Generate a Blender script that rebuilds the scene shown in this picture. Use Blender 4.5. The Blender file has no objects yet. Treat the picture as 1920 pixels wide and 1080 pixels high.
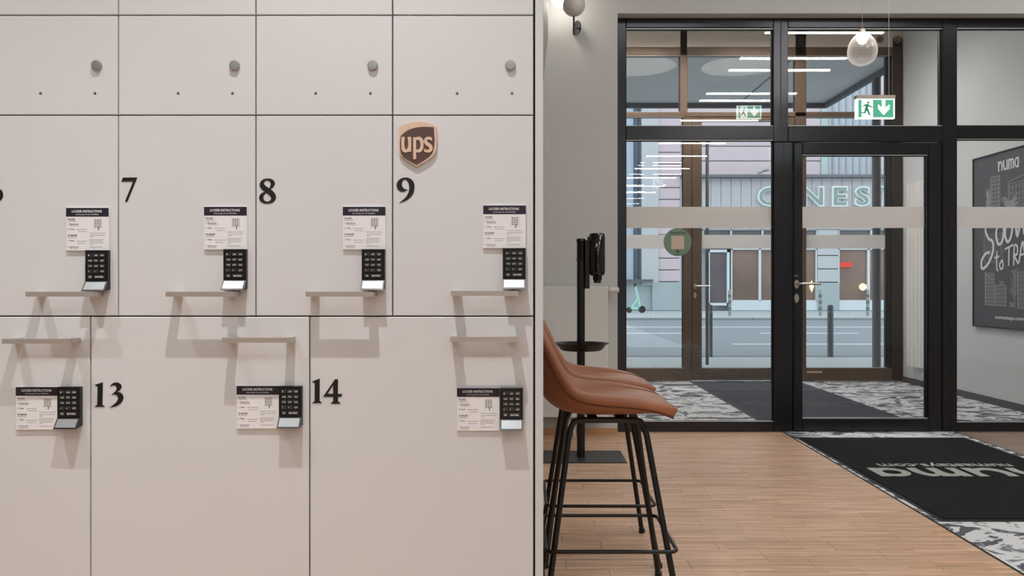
import bpy, bmesh, math, random
from mathutils import Vector, Matrix
random.seed(7)
SC = bpy.context.scene
COL = SC.collection
PI = math.pi

# ------------------------------------------------------------------ camera
F, VX, VY, CH = 1500.0, 980.0, 535.0, 1.05     # focal length in px, vanishing point, camera height
cd = bpy.data.cameras.new('camera'); cam = bpy.data.objects.new('camera', cd); COL.objects.link(cam)
cam.location = (0, 0, CH); cam.rotation_euler = (PI/2, 0, 0)
cd.sensor_width = 36; cd.lens = 36*F/1920
cd.shift_x = -(VX-960)/1920; cd.shift_y = (VY-540)/1920
cd.clip_end = 300
SC.camera = cam

# ------------------------------------------------------------------ world, light level
SC.view_settings.view_transform = 'Standard'; SC.view_settings.look = 'None'
SC.view_settings.gamma = 1; SC.view_settings.use_curve_mapping = False
SC.view_settings.exposure = -0.06
w = bpy.data.worlds.new('overcast'); SC.world = w; w.use_nodes = True
bg = w.node_tree.nodes['Background']
bg.inputs[0].default_value = (0.84, 0.93, 1.0, 1); bg.inputs[1].default_value = 2.1
LAMP = 42.0          # linear pendants' diffusers
SPOT = 255.0          # track spotlights, watts
FILL_PANEL = 5.7          # radiance of the added, unseen fill panels
GLOBE = 12.0
VEST_FILL = 58.0  # radiance of the added vestibule fill lights

# ------------------------------------------------------------------ colour + material helpers
def lin(c):
    c = c/255.0
    return c/12.92 if c <= 0.04045 else ((c+0.055)/1.055)**2.4
def rgb(r, g, b): return (lin(r), lin(g), lin(b), 1)
MATS = {}
def mat(name, color, rough=0.5, metal=0.0, spec=0.5, emit=None, es=0.0, var=0.0, vscale=20, bump=0.0, bscale=80, coat=0.0):
    if name in MATS: return MATS[name]
    m = bpy.data.materials.new(name); m.use_nodes = True
    nt = m.node_tree; p = nt.nodes['Principled BSDF']
    p.inputs['Base Color'].default_value = color
    p.inputs['Roughness'].default_value = rough
    p.inputs['Metallic'].default_value = metal
    p.inputs['Specular IOR Level'].default_value = spec
    if coat: p.inputs['Coat Weight'].default_value = coat
    if emit:
        p.inputs['Emission Color'].default_value = emit; p.inputs['Emission Strength'].default_value = es
    if var or bump:
        tc = nt.nodes.new('ShaderNodeTexCoord')
    if var:
        n = nt.nodes.new('ShaderNodeTexNoise'); n.inputs['Scale'].default_value = vscale; n.inputs['Detail'].default_value = 4
        nt.links.new(tc.outputs['Object'], n.inputs['Vector'])
        mx = nt.nodes.new('ShaderNodeMix'); mx.data_type = 'RGBA'
        d = [max(0, c*(1-var)) for c in color[:3]]+[1]; l = [min(1, c*(1+var)) for c in color[:3]]+[1]
        mx.inputs['A'].default_value = d; mx.inputs['B'].default_value = l
        nt.links.new(n.outputs['Fac'], mx.inputs['Factor']); nt.links.new(mx.outputs['Result'], p.inputs['Base Color'])
    if bump:
        n2 = nt.nodes.new('ShaderNodeTexNoise'); n2.inputs['Scale'].default_value = bscale; n2.inputs['Detail'].default_value = 3
        nt.links.new(tc.outputs['Object'], n2.inputs['Vector'])
        b = nt.nodes.new('ShaderNodeBump'); b.inputs['Strength'].default_value = bump; b.inputs['Distance'].default_value = 0.002
        nt.links.new(n2.outputs['Fac'], b.inputs['Height']); nt.links.new(b.outputs['Normal'], p.inputs['Normal'])
    MATS[name] = m
    return m

def glass_mat(name='clear glass', tint=(0.975, 0.985, 0.982, 1), gain=1.6, ior=1.5, rough=0.0):
    if name in MATS: return MATS[name]
    m = bpy.data.materials.new(name); m.use_nodes = True; nt = m.node_tree; nt.nodes.clear()
    out = nt.nodes.new('ShaderNodeOutputMaterial'); mx = nt.nodes.new('ShaderNodeMixShader')
    tr = nt.nodes.new('ShaderNodeBsdfTransparent'); tr.inputs[0].default_value = tint
    gl = nt.nodes.new('ShaderNodeBsdfGlossy'); gl.inputs['Roughness'].default_value = rough
    fr = nt.nodes.new('ShaderNodeFresnel'); fr.inputs[0].default_value = ior
    ge = nt.nodes.new('ShaderNodeNewGeometry')
    inv = nt.nodes.new('ShaderNodeMath'); inv.operation = 'SUBTRACT'; inv.inputs[0].default_value = gain
    sc = nt.nodes.new('ShaderNodeMath'); sc.operation = 'MULTIPLY'; sc.inputs[1].default_value = gain
    mu = nt.nodes.new('ShaderNodeMath'); mu.operation = 'MULTIPLY'; mu.use_clamp = True
    L = nt.links.new
    L(ge.outputs['Backfacing'], sc.inputs[0]); L(sc.outputs[0], inv.inputs[1])
    L(fr.outputs[0], mu.inputs[0]); L(inv.outputs[0], mu.inputs[1])
    L(mu.outputs[0], mx.inputs[0]); L(tr.outputs[0], mx.inputs[1]); L(gl.outputs[0], mx.inputs[2]); L(mx.outputs[0], out.inputs[0])
    MATS[name] = m
    return m

def emis(name, color, s):
    if name in MATS: return MATS[name]
    m = bpy.data.materials.new(name); m.use_nodes = True; nt = m.node_tree; nt.nodes.clear()
    out = nt.nodes.new('ShaderNodeOutputMaterial'); e = nt.nodes.new('ShaderNodeEmission')
    e.inputs[0].default_value = color; e.inputs[1].default_value = s
    nt.links.new(e.outputs[0], out.inputs[0]); MATS[name] = m
    return m

# ------------------------------------------------------------------ mesh builder
class MB:
    def __init__(s): s.v = []; s.f = []; s.mi = []; s.cur = 0
    def mat(s, i): s.cur = i; return s
    def _add(s, vs, fs):
        o = len(s.v); s.v += [tuple(p) for p in vs]
        for f in fs: s.f.append([i+o for i in f]); s.mi.append(s.cur)
        return s
    def box(s, x0, x1, y0, y1, z0, z1):
        vs = [(x0,y0,z0),(x1,y0,z0),(x1,y1,z0),(x0,y1,z0),(x0,y0,z1),(x1,y0,z1),(x1,y1,z1),(x0,y1,z1)]
        return s._add(vs, [(3,2,1,0),(4,5,6,7),(0,1,5,4),(1,2,6,5),(2,3,7,6),(3,0,4,7)])
    def cbox(s, x0, x1, y0, y1, z0, z1, c):
        """box whose -Y face has chamfered edges"""
        vs = [(x0,y0+c,z0),(x1,y0+c,z0),(x1,y0+c,z1),(x0,y0+c,z1),
              (x0+c,y0,z0+c),(x1-c,y0,z0+c),(x1-c,y0,z1-c),(x0+c,y0,z1-c),
              (x0,y1,z0),(x1,y1,z0),(x1,y1,z1),(x0,y1,z1)]
        return s._add(vs, [(4,5,6,7),(0,1,5,4),(1,2,6,5),(2,3,7,6),(3,0,4,7),(8,9,1,0),(9,10,2,1),(10,11,3,2),(11,8,0,3),(11,10,9,8)])
    def hexa(s, pts):
        return s._add(pts, [(3,2,1,0),(4,5,6,7),(0,1,5,4),(1,2,6,5),(2,3,7,6),(3,0,4,7)])
    def tube(s, pts, r, n=10, caps=True):
        pts = [Vector(p) for p in pts]; rs = r if isinstance(r, (list, tuple)) else [r]*len(pts)
        rings = []; up = None
        for i, p in enumerate(pts):
            d = (pts[min(i+1, len(pts)-1)]-pts[max(i-1, 0)]).normalized()
            if up is None:
                up = Vector((0,0,1)) if abs(d.z) < 0.9 else Vector((0,1,0))
            a = d.cross(up).normalized(); b = a.cross(d).normalized(); up = b
            rings.append([p+rs[i]*(a*math.cos(2*PI*k/n)+b*math.sin(2*PI*k/n)) for k in range(n)])
        vs = [q for ring in rings for q in ring]; fs = []
        for i in range(len(pts)-1):
            for k in range(n):
                k2 = (k+1) % n
                fs.append((i*n+k, i*n+k2, (i+1)*n+k2, (i+1)*n+k))
        if caps:
            fs.append(tuple(range(n))[::-1]); fs.append(tuple((len(pts)-1)*n+k for k in range(n)))
        return s._add(vs, fs)
    def lathe(s, prof, c=(0,0,0), n=32, axis='z', caps=True):
        vs = []; fs = []
        for (r, h) in prof:
            for k in range(n):
                a = 2*PI*k/n; x, y = r*math.cos(a), r*math.sin(a)
                if axis == 'z': vs.append((c[0]+x, c[1]+y, c[2]+h))
                elif axis == 'y': vs.append((c[0]+x, c[1]+h, c[2]+y))
                else: vs.append((c[0]+h, c[1]+x, c[2]+y))
        m = len(prof)
        for i in range(m-1):
            for k in range(n):
                k2 = (k+1) % n; fs.append((i*n+k, i*n+k2, (i+1)*n+k2, (i+1)*n+k))
        if caps and prof[0][0] > 1e-5: fs.append(tuple(range(n))[::-1])
        if caps and prof[-1][0] > 1e-5: fs.append(tuple((m-1)*n+k for k in range(n)))
        return s._add(vs, fs)
    def mesh(s, name, mats, smooth=False):
        me = bpy.data.meshes.new(name); me.from_pydata(s.v, [], s.f)
        for m in mats: me.materials.append(m)
        for p, i in zip(me.polygons, s.mi): p.material_index = i; p.use_smooth = smooth
        me.validate(); me.update()
        bm = bmesh.new(); bm.from_mesh(me); bmesh.ops.remove_doubles(bm, verts=bm.verts, dist=1e-6)
        bmesh.ops.recalc_face_normals(bm, faces=bm.faces); bm.to_mesh(me); bm.free()
        return me
    def build(s, name, mats, parent=None, smooth=False, bevel=0.0):
        if not isinstance(mats, (list, tuple)): mats = [mats]
        return link(name, s.mesh(name, mats, smooth), parent, bevel)

def link(name, me, parent=None, bevel=0.0):
    o = bpy.data.objects.new(name, me); COL.objects.link(o)
    if parent is not None: o.parent = parent
    if bevel:
        b = o.modifiers.new('bevel', 'BEVEL'); b.width = bevel; b.segments = 2; b.limit_method = 'ANGLE'
    if me is not None and me.polygons and me.polygons[0].use_smooth:
        try: me.set_sharp_from_angle(angle=math.radians(38))
        except Exception: pass
    return o
def tag(o, label=None, cat=None, group=None, kind=None):
    if label: o['label'] = label
    if cat: o['category'] = cat
    if group: o['group'] = group
    if kind: o['kind'] = kind
    return o
def empty(name, loc=(0,0,0), rz=0.0):
    o = bpy.data.objects.new(name, None); COL.objects.link(o); o.location = loc; o.rotation_euler = (0,0,rz)
    o.empty_display_size = 0.1
    return o
def local(o, parent, keep=True):
    """parent o to parent keeping the world coordinates its mesh was built in"""
    o.parent = parent; o.matrix_parent_inverse = Matrix.Translation(parent.location).inverted() if parent.rotation_euler.z == 0 else parent.matrix_basis.inverted()
    return o
def copy_tree(o, parent=None):
    c = o.copy(); COL.objects.link(c)
    if parent is not None: c.parent = parent
    for ch in [x for x in KIDS.get(o.name, [])]: copy_tree(ch, c)
    return c
KIDS = {}
def index_kids():
    KIDS.clear()
    for o in SC.objects:
        if o.parent: KIDS.setdefault(o.parent.name, []).append(o)

def from_curve(cu, name, mats, M=None):
    o = bpy.data.objects.new('tmp', cu); COL.objects.link(o)
    dg = bpy.context.evaluated_depsgraph_get(); dg.update()
    me = bpy.data.meshes.new_from_object(o.evaluated_get(dg)); me.name = name
    bpy.data.objects.remove(o); 
    me.materials.clear()
    for m in (mats if isinstance(mats, (list, tuple)) else [mats]): me.materials.append(m)
    for p in me.polygons: p.use_smooth = False; p.material_index = 0
    if M is not None: me.transform(M)
    return me
def shape(name, loops, depth, m, M=None, res=5):
    """outline with holes (points (x, y) smooth, (x, y, 'v') corner), extruded by depth towards +z of the plane"""
    cu = bpy.data.curves.new(name, 'CURVE'); cu.dimensions = '2D'; cu.fill_mode = 'BOTH'; cu.extrude = depth/2; cu.resolution_u = res
    for lp in loops:
        sp = cu.splines.new('BEZIER'); sp.bezier_points.add(len(lp)-1); sp.use_cyclic_u = True
        for bp, p in zip(sp.bezier_points, lp):
            bp.co = (p[0], p[1], 0); t = 'VECTOR' if len(p) > 2 else 'AUTO'
            bp.handle_left_type = t; bp.handle_right_type = t
    T = Matrix.Translation((0, 0, depth/2))
    return from_curve(cu, name, m, (M @ T) if M is not None else T)
def text(name, body, box, depth, m, M=None, offset=0.0, shear=0.0, res=3, fit='both'):
    """text fitted in box=(x0, x1, y0, y1) of its plane"""
    cu = bpy.data.curves.new(name, 'FONT'); cu.body = body; cu.size = 1; cu.extrude = 0.05; cu.offset = offset; cu.shear = shear; cu.resolution_u = res
    me = from_curve(cu, name, m)
    xs = [v.co.x for v in me.vertices]; ys = [v.co.y for v in me.vertices]
    x0, x1, y0, y1 = min(xs), max(xs), min(ys), max(ys)
    sx = (box[1]-box[0])/(x1-x0); sy = (box[3]-box[2])/(y1-y0)
    for v in me.vertices:
        v.co = ((v.co.x-x0)*sx+box[0], (v.co.y-y0)*sy+box[2], depth if v.co.z > 0 else 0)
    if M is not None: me.transform(M)
    return me
def join(name, meshes, mats):
    """several meshes of one part into one, each with its own material slot"""
    bm = bmesh.new()
    for i, me in enumerate(meshes):
        n = len(bm.faces); bm.from_mesh(me); bm.faces.ensure_lookup_table()
        for k in range(n, len(bm.faces)): bm.faces[k].material_index = i if len(mats) > 1 else 0
    out = bpy.data.meshes.new(name); bm.to_mesh(out); bm.free()
    for m in mats: out.materials.append(m)
    return out

def facing(x, y, z):      # plane facing the camera side (-Y), at a point
    return Matrix(((1,0,0,x),(0,0,-1,y),(0,1,0,z),(0,0,0,1)))
def facing_left(x, y, z): # plane on the right wall, facing -X
    return Matrix(((0,0,-1,x),(-1,0,0,y),(0,1,0,z),(0,0,0,1)))
def X(px, d): return (px-VX)*d/F
def Z(py, d): return CH-(py-VY)*d/F

# ------------------------------------------------------------------ materials
M_wall = mat('wall paint', rgb(203,203,200), 0.85, var=0.02, vscale=3, bump=0.05, bscale=300)
M_wallv = mat('vestibule paint', rgb(206,206,206), 0.85, bump=0.05, bscale=300)
M_ceil = mat('ceiling paint', rgb(208,204,200), 0.9)
M_concrete = mat('beige plaster', rgb(222,208,196), 0.9, var=0.08, vscale=2)
M_locker = mat('locker laminate', rgb(211,211,213), 0.45, spec=0.35, var=0.012, vscale=6)
M_lside = mat('locker side panel', rgb(205,208,209), 0.4)
M_gap = mat('locker gap', rgb(72,60,55), 0.7)
M_edge = mat('door edge band', rgb(120,104,96), 0.6)
M_steel = mat('brushed steel', rgb(198,191,185), 0.40, metal=0.65, bump=0.08, bscale=900)
M_knob = mat('satin steel knob', rgb(168,167,164), 0.42, metal=0.8)
M_black = mat('black plastic', rgb(14,13,13), 0.35)
M_number = mat('black vinyl', rgb(12,10,10), 0.5)
M_key = mat('key dark grey', rgb(46,46,48), 0.4)
M_print = mat('white print', rgb(225,225,225), 0.6)
M_card = mat('white card', rgb(230,229,232), 0.5)
M_head = mat('dark violet header', rgb(30,24,44), 0.5)
M_ink = mat('grey ink', rgb(120,116,118), 0.7)
M_ink2 = mat('dark ink', rgb(60,56,60), 0.7)
M_flap = mat('grey keypad flap', rgb(150,154,157), 0.3, metal=0.35)
M_shield = mat('pale birch', rgb(216,186,164), 0.5, var=0.05, vscale=25)
M_brown = mat('engraved brown', rgb(84,62,56), 0.6, var=0.08, vscale=60)
M_frame = mat('anthracite metal', rgb(58,58,61), 0.24, metal=0.75, spec=0.5)
M_framed = mat('dark frame rebate', rgb(14,14,15), 0.4)
M_far = mat('bronze metal', rgb(92,74,60), 0.42, metal=0.35, var=0.12, vscale=5)
M_glass = glass_mat()
M_glass2 = glass_mat('far glass', (0.975, 0.985, 0.982, 1), 0.8)
M_gasket = mat('black gasket', rgb(10,10,12), 0.5)
M_bead = mat('bare aluminium bead', rgb(190,192,192), 0.4, metal=0.6)
M_chrome = mat('satin nickel', rgb(205,200,190), 0.25, metal=0.9)
M_leather = mat('tan leather', rgb(154,98,68), 0.44, spec=0.45, var=0.10, vscale=9, bump=0.12, bscale=420)
M_stitch = mat('light stitching', rgb(196,140,108), 0.7)
M_piping = mat('dark piping', rgb(98,48,30), 0.5)
M_tube = mat('black powder coat', rgb(13,12,12), 0.4)
M_plate = mat('dark base plate', rgb(52,52,53), 0.45, metal=0.2)
M_rad = mat('radiator white', rgb(226,225,222), 0.4)
M_opal = mat('opal glass', rgb(222,220,216), 0.35)
M_mat = mat('black mat pile', rgb(38,38,40), 0.95, spec=0.1, var=0.35, vscale=120, bump=0.6, bscale=700)
M_matedge = mat('rubber edge', rgb(28,28,30), 0.6)
M_matlogo = mat('grey mat pile', rgb(178,177,172), 0.95, spec=0.1, var=0.06, vscale=200, bump=0.4, bscale=700)
M_vmat = mat('charcoal ribbed mat', rgb(108,109,116), 0.95, spec=0.1, var=0.25, vscale=30, bump=0.5, bscale=500)
M_basedark = mat('dark skirting', rgb(70,70,72), 0.5)
M_poster = mat('charcoal poster', rgb(74,73,80), 0.6)
M_posterink = mat('poster white ink', rgb(222,222,222), 0.6)
M_posterink2 = mat('poster grey ink', rgb(150,150,152), 0.6)
M_asph = mat('asphalt', rgb(128,134,140), 0.9, var=0.05, vscale=3)
M_pave = mat('pavement', rgb(170,176,178), 0.9, var=0.05, vscale=4)
M_line = mat('road paint', rgb(225,230,232), 0.8)
M_kerb = mat('kerb stone', rgb(140,146,148), 0.9)
M_pink = mat('pale pink render', rgb(202,186,192), 0.9, var=0.03, vscale=0.6)
M_joint = mat('render joint', rgb(150,142,150), 0.9)
M_grey = mat('light grey cladding', rgb(188,190,194), 0.8)
M_fas = mat('fascia panel', rgb(186,184,188), 0.7)
M_sock = mat('grey stone plinth', rgb(165,176,180), 0.9, var=0.06, vscale=2)
M_wframe = mat('white window frame', rgb(205,214,218), 0.6)
M_winb = mat('shop interior brown', rgb(118,92,80), 0.35, var=0.65, vscale=0.7, spec=0.6)
M_wind = mat('shop interior dark', rgb(84,76,80), 0.3, var=0.6, vscale=1.0, spec=0.6)
M_curt = mat('pale curtain', rgb(178,182,190), 0.8)
M_lgreen = mat('sage sign face', rgb(136,154,146), 0.6)
M_lrim = mat('pale sign rim', rgb(228,232,232), 0.6)
M_canopy = mat('canopy soffit', rgb(224,222,220), 0.7, var=0.05, vscale=0.8)
M_bollard = mat('bollard grey', rgb(104,104,108), 0.6)
M_mint = mat('mint paint', rgb(160,212,196), 0.5)
M_sage = mat('sage sticker', rgb(122,146,126), 0.6)
M_cream = mat('cream sticker square', rgb(214,190,172), 0.6)
M_greenink = mat('dark green ink', rgb(44,66,52), 0.6)
M_skirt = mat('oak skirting', rgb(196,150,108), 0.5, var=0.1, vscale=12)

# frosted film on glass
def frosted():
    m = bpy.data.materials.new('frosted film'); m.use_nodes = True; nt = m.node_tree; nt.nodes.clear()
    out = nt.nodes.new('ShaderNodeOutputMaterial'); mx = nt.nodes.new('ShaderNodeMixShader'); mx.inputs[0].default_value = 0.42
    a = nt.nodes.new('ShaderNodeBsdfDiffuse'); a.inputs[0].default_value = rgb(238,234,230)
    b = nt.nodes.new('ShaderNodeBsdfTranslucent'); b.inputs[0].default_value = rgb(238,234,232)
    nt.links.new(a.outputs[0], mx.inputs[1]); nt.links.new(b.outputs[0], mx.inputs[2]); nt.links.new(mx.outputs[0], out.inputs[0])
    return m
M_frost = frosted()

def parquet_mat(name, c1, c2, c3):
    m = bpy.data.materials.new(name); m.use_nodes = True; nt = m.node_tree; p = nt.nodes['Principled BSDF']; L = nt.links.new
    g = nt.nodes.new('ShaderNodeNewGeometry')
    br = nt.nodes.new('ShaderNodeTexBrick'); br.offset = 0.37; br.squash = 1.0
    br.inputs['Scale'].default_value = 1.0; br.inputs['Brick Width'].default_value = 0.31; br.inputs['Row Height'].default_value = 0.0215
    br.inputs['Mortar Size'].default_value = 0.0006; br.inputs['Mortar Smooth'].default_value = 0.3; br.inputs['Bias'].default_value = 0.0
    br.inputs['Color1'].default_value = c1; br.inputs['Color2'].default_value = c2; br.inputs['Mortar'].default_value = c3
    L(g.outputs['Position'], br.inputs['Vector'])
    mp = nt.nodes.new('ShaderNodeMapping'); mp.inputs['Scale'].default_value = (2.2, 46, 1); L(g.outputs['Position'], mp.inputs['Vector'])
    n = nt.nodes.new('ShaderNodeTexNoise'); n.inputs['Scale'].default_value = 1.6; n.inputs['Detail'].default_value = 5; L(mp.outputs[0], n.inputs['Vector'])
    cr = nt.nodes.new('ShaderNodeMapRange'); cr.inputs[1].default_value = 0.3; cr.inputs[2].default_value = 0.7; cr.inputs[3].default_value = 0.74; cr.inputs[4].default_value = 1.2
    L(n.outputs['Fac'], cr.inputs[0])
    mx = nt.nodes.new('ShaderNodeMix'); mx.data_type = 'RGBA'; mx.blend_type = 'MULTIPLY'; mx.inputs['Factor'].default_value = 1
    L(br.outputs['Color'], mx.inputs['A']); L(cr.outputs[0], mx.inputs['B']); L(mx.outputs['Result'], p.inputs['Base Color'])
    p.inputs['Roughness'].default_value = 0.42; p.inputs['Specular IOR Level'].default_value = 0.35
    return m
M_parq = parquet_mat('oak lamella parquet', rgb(226,190,160), rgb(200,160,128), rgb(178,140,110))
M_parq2 = parquet_mat('shaded parquet', rgb(168,148,132), rgb(146,126,112), rgb(100,86,74))  # same oak floor, its dimmer light painted in as a darker, greyer colour

def carpet_mat():
    m = bpy.data.materials.new('brushed pattern carpet'); m.use_nodes = True; nt = m.node_tree; p = nt.nodes['Principled BSDF']; L = nt.links.new
    g = nt.nodes.new('ShaderNodeNewGeometry')
    mp = nt.nodes.new('ShaderNodeMapping'); mp.inputs['Rotation'].default_value = (0, 0, 0.5); mp.inputs['Scale'].default_value = (3.1, 5.2, 1); L(g.outputs['Position'], mp.inputs['Vector'])
    n = nt.nodes.new('ShaderNodeTexNoise'); n.inputs['Scale'].default_value = 1.0; n.inputs['Detail'].default_value = 5.0; n.inputs['Distortion'].default_value = 1.3; n.inputs['Roughness'].default_value = 0.62
    L(mp.outputs[0], n.inputs['Vector'])
    r = nt.nodes.new('ShaderNodeValToRGB'); e = r.color_ramp.elements
    e[0].position = 0.455; e[0].color = rgb(98,100,106); e[1].position = 0.472; e[1].color = rgb(220,221,222)
    x = e.new(0.575); x.color = rgb(222,222,222); y = e.new(0.59); y.color = rgb(118,120,125); z = e.new(0.65); z.color = rgb(150,152,156)
    L(n.outputs['Fac'], r.inputs[0])
    n2 = nt.nodes.new('ShaderNodeTexNoise'); n2.inputs['Scale'].default_value = 160
    L(g.outputs['Position'], n2.inputs['Vector'])
    mr = nt.nodes.new('ShaderNodeMapRange'); mr.inputs[3].default_value = 0.86; mr.inputs[4].default_value = 1.1; L(n2.outputs['Fac'], mr.inputs[0])
    mx = nt.nodes.new('ShaderNodeMix'); mx.data_type = 'RGBA'; mx.blend_type = 'MULTIPLY'; mx.inputs['Factor'].default_value = 1
    L(r.outputs[0], mx.inputs['A']); L(mr.outputs[0], mx.inputs['B']); L(mx.outputs['Result'], p.inputs['Base Color'])
    p.inputs['Roughness'].default_value = 0.95; p.inputs['Specular IOR Level'].default_value = 0.1
    return m
M_carpet = carpet_mat()

# ================================================================== THE SETTING
DF = 5.73            # glazed facade's near face
DW = 5.63            # hall's end wall face
DV = 8.72            # far facade's near face
OX0, OX1, OZ = X(1158, DW), 4.20, Z(25, DW)
CEIL = 4.0
def st(name, mb, mats, parent=None, **k):
    o = mb.build(name, mats, parent, **k)
    if parent is None: o['kind'] = 'structure'
    return o

floor = empty('floor'); floor['kind'] = 'structure'
MB().box(-5, 1.84, -12, DF+0.02, -0.12, -0.008).build('subfloor', M_parq, floor)
MB().box(3.09, 6.5, -12, DW+0.1, -0.12, 0.0).build('shaded_parquet', M_parq2, floor)  # stretch of the same floor with the shade put into its colour
bw, bd = 0.465, 0.1075
blk = MB().cbox(0, bw-0.0012, 0, 0.0072, 0, bd-0.0010, 0.0004)
for i, v in enumerate(blk.v): blk.v[i] = (v[0], v[2], -v[1])
blkm = blk.mesh('parquet_block', [M_parq])
nrow = 0
y = DF+0.02-bd
while y > 2.35:
    off = (nrow*0.155) % bw
    x = 1.84-bw+off*0
    xs = 1.868; first = True
    while xs > -0.1:
        wdt = bw if not (first and off > 0.01) else bw-off
        o = link('parquet_block', blkm, floor); o.location = (xs-wdt, y, 0.0); o.scale = (wdt/bw, 1, 1)
        xs -= wdt; first = False
    y -= bd; nrow += 1
XE = lambda yy: 1.865+(yy-DF)*0.0166
MB().hexa([(XE(-2),-2,-0.1),(3.09,-2,-0.1),(3.09,DF+0.02,-0.1),(XE(DF),DF+0.02,-0.1),(XE(-2),-2,0.002),(3.09,-2,0.002),(3.09,DF+0.02,0.002),(XE(DF),DF+0.02,0.002)]).build('patterned_carpet', M_carpet, floor)
MB().hexa([(XE(-2)-0.005,-2,-0.05),(XE(-2)+0.003,-2,-0.05),(XE(DF)+0.003,DF,-0.05),(XE(DF)-0.005,DF,-0.05),(XE(-2)-0.005,-2,0.003),(XE(-2)+0.003,-2,0.003),(XE(DF)+0.003,DF,0.003),(XE(DF)-0.005,DF,0.003)]).box(3.086, 3.094, -2.0, DF, -0.05, 0.003).build('carpet_trim', M_matedge, floor)
MB().box(0.5, 4.3, DF+0.02, DV+0.1, -0.10, 0.0).build('vestibule_carpet', M_carpet, floor)

endw = MB()
endw.box(-5, OX0, DW, DW+0.16, 0, CEIL).box(OX1, 6.5, DW, DW+0.16, 0, CEIL).box(OX0, OX1, DW, DW+0.16, OZ, CEIL)
st('wall_back', endw, M_wall)
st('wall_left', MB().box(-5.1, -5, -12, DW+0.16, 0, CEIL), M_wall)
st('wall_right', MB().box(6.5, 6.6, -12, DW+0.16, 0, CEIL), M_wall)
st('wall_front', MB().box(-5.1, 6.6, -12.1, -12, 0, CEIL), M_wall)
st('ceiling', MB().box(-5.1, 6.6, -12.1, DV+0.2, CEIL, CEIL+0.1), M_ceil)
v = MB().box(0.5, 0.64, DW+0.16, DV+0.12, 0, CEIL)
st('wall_vestibule_left', v, M_wallv)
v = MB().box(4.15, 4.35, DW+0.16, DV+0.12, 0, CEIL)
st('wall_vestibule_right', v, M_wallv)
st('baseboard_back', MB().box(-5, OX0, DW-0.014, DW, 0, 0.045), M_skirt)
st('baseboard_vestibule', MB().box(4.135, 4.15, DF+0.12, DV, 0, 0.06), M_basedark)
bh = MB().box(0.64, 4.15, DV, DV+0.15, Z(88, DV), CEIL)
bh = st('wall_vestibule_end', bh, M_concrete)
for px in (1650, 1683):
    c = (X(px, DV), DV, Z(74, DV))
    m = MB().lathe([(0.0, -0.012), (0.022, -0.012), (0.022, -0.006), (0.034, -0.006), (0.040, 0)], c, 20, 'y')
    m.build('air_valve', mat('brown valve', rgb(120,100,88), 0.5), bh, smooth=True)

# ---- near facade: fixed glazing (window_1) and the glass door (door_1)
FD = 0.07
def bar(x0, x1, y0, y1, d=DF, depth=FD, lip=0.0):
    return MB().cbox(X(x0, d), X(x1, d), d, d+depth, Z(y1, d), Z(y0, d), 0.004)
win1 = empty('window_1', (0, DF, 0)); win1['kind'] = 'structure'
def fpart(name, mb, m, parent, **k):
    o = mb.build(name, m, parent, **k); o.matrix_parent_inverse = Matrix.Translation((-parent.location.x, -parent.location.y, -parent.location.z)); return o
XR = 4.15
def pxr(x, d=DF): return VX+x*F/d
R = pxr(XR)
for nm, a in (('stile', (1158, 1174, 33, 810)), ('mullion', (1450, 1478, 33, 266)), ('mullion', (1451, 1486, 266, 810)),
              ('mullion', (1767, 1795, 33, 810)), ('stile', (R-16, R, 33, 810)),
              ('head_rail', (1174, 1450, 33, 52)), ('head_rail', (1478, 1767, 33, 52)), ('head_rail', (1795, R-16, 33, 52)),
              ('transom', (1174, 1451, 236, 262)), ('transom', (1478, 1767, 236, 266)), ('transom', (1795, R-16, 235, 260)),
              ('bottom_rail', (1174, 1451, 791, 810)), ('bottom_rail', (1795, R-16, 792, 810))):
    fpart(nm, bar(*a), M_frame, win1)
M_far2 = mat('dark bronze', rgb(46,38,33), 0.4, metal=0.3)
def pane(parent, x0, x1, y0, y1, d, off, name='pane', bands=()):
    gm = M_glass if d < 7 else M_glass2
    fpart(name, MB().box(X(x0-2, d), X(x1+2, d), d+off, d+off+0.012, Z(y1+2, d), Z(y0-2, d)), gm, parent)
    g = MB(); a, b, c, e = X(x0, d), X(x1, d), Z(y1, d), Z(y0, d); t = 0.009
    g.box(a, b, d+off-0.012, d+off-0.001, e-t, e).box(a, b, d+off-0.012, d+off-0.001, c, c+t*0.5)
    g.box(a, a+t*0.6, d+off-0.012, d+off-0.001, c, e).box(b-t, b, d+off-0.012, d+off-0.001, c, e)
    fpart('gasket', g, M_gasket, parent)
    g = MB(); g.box(a, b, d+0.004, d+off-0.012, c, c+0.004).box(a, b, d+0.004, d+off-0.012, e-0.004, e)
    fpart('glazing_bead', g, M_bead, parent)
    for (z0, z1) in bands:
        fpart('frosted_band', MB().box(a+0.001, b-0.001, d+off-0.0015, d+off-0.0002, z0, z1), M_frost, parent)
B1 = [(Z(427, DF), Z(387, DF))]
pane(win1, 1174, 1450, 53, 236, DF, 0.035); pane(win1, 1478, 1767, 53, 236, DF, 0.035); pane(win1, 1795, R-16, 52, 235, DF, 0.035)
pane(win1, 1174, 1451, 262, 791, DF, 0.035, bands=B1); pane(win1, 1795, R-16, 260, 792, DF, 0.035, bands=B1)
# groove lines on the mullions
for (a, b, y0, y1) in ((1463, 1465, 33, 236), (1469, 1470.5, 262, 808), (1780, 1781.5, 240, 808)):
    fpart('groove', MB().box(X(a, DF), X(b, DF), DF-0.0012, DF+0.002, Z(y1, DF), Z(y0, DF)), M_framed, win1)

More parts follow.
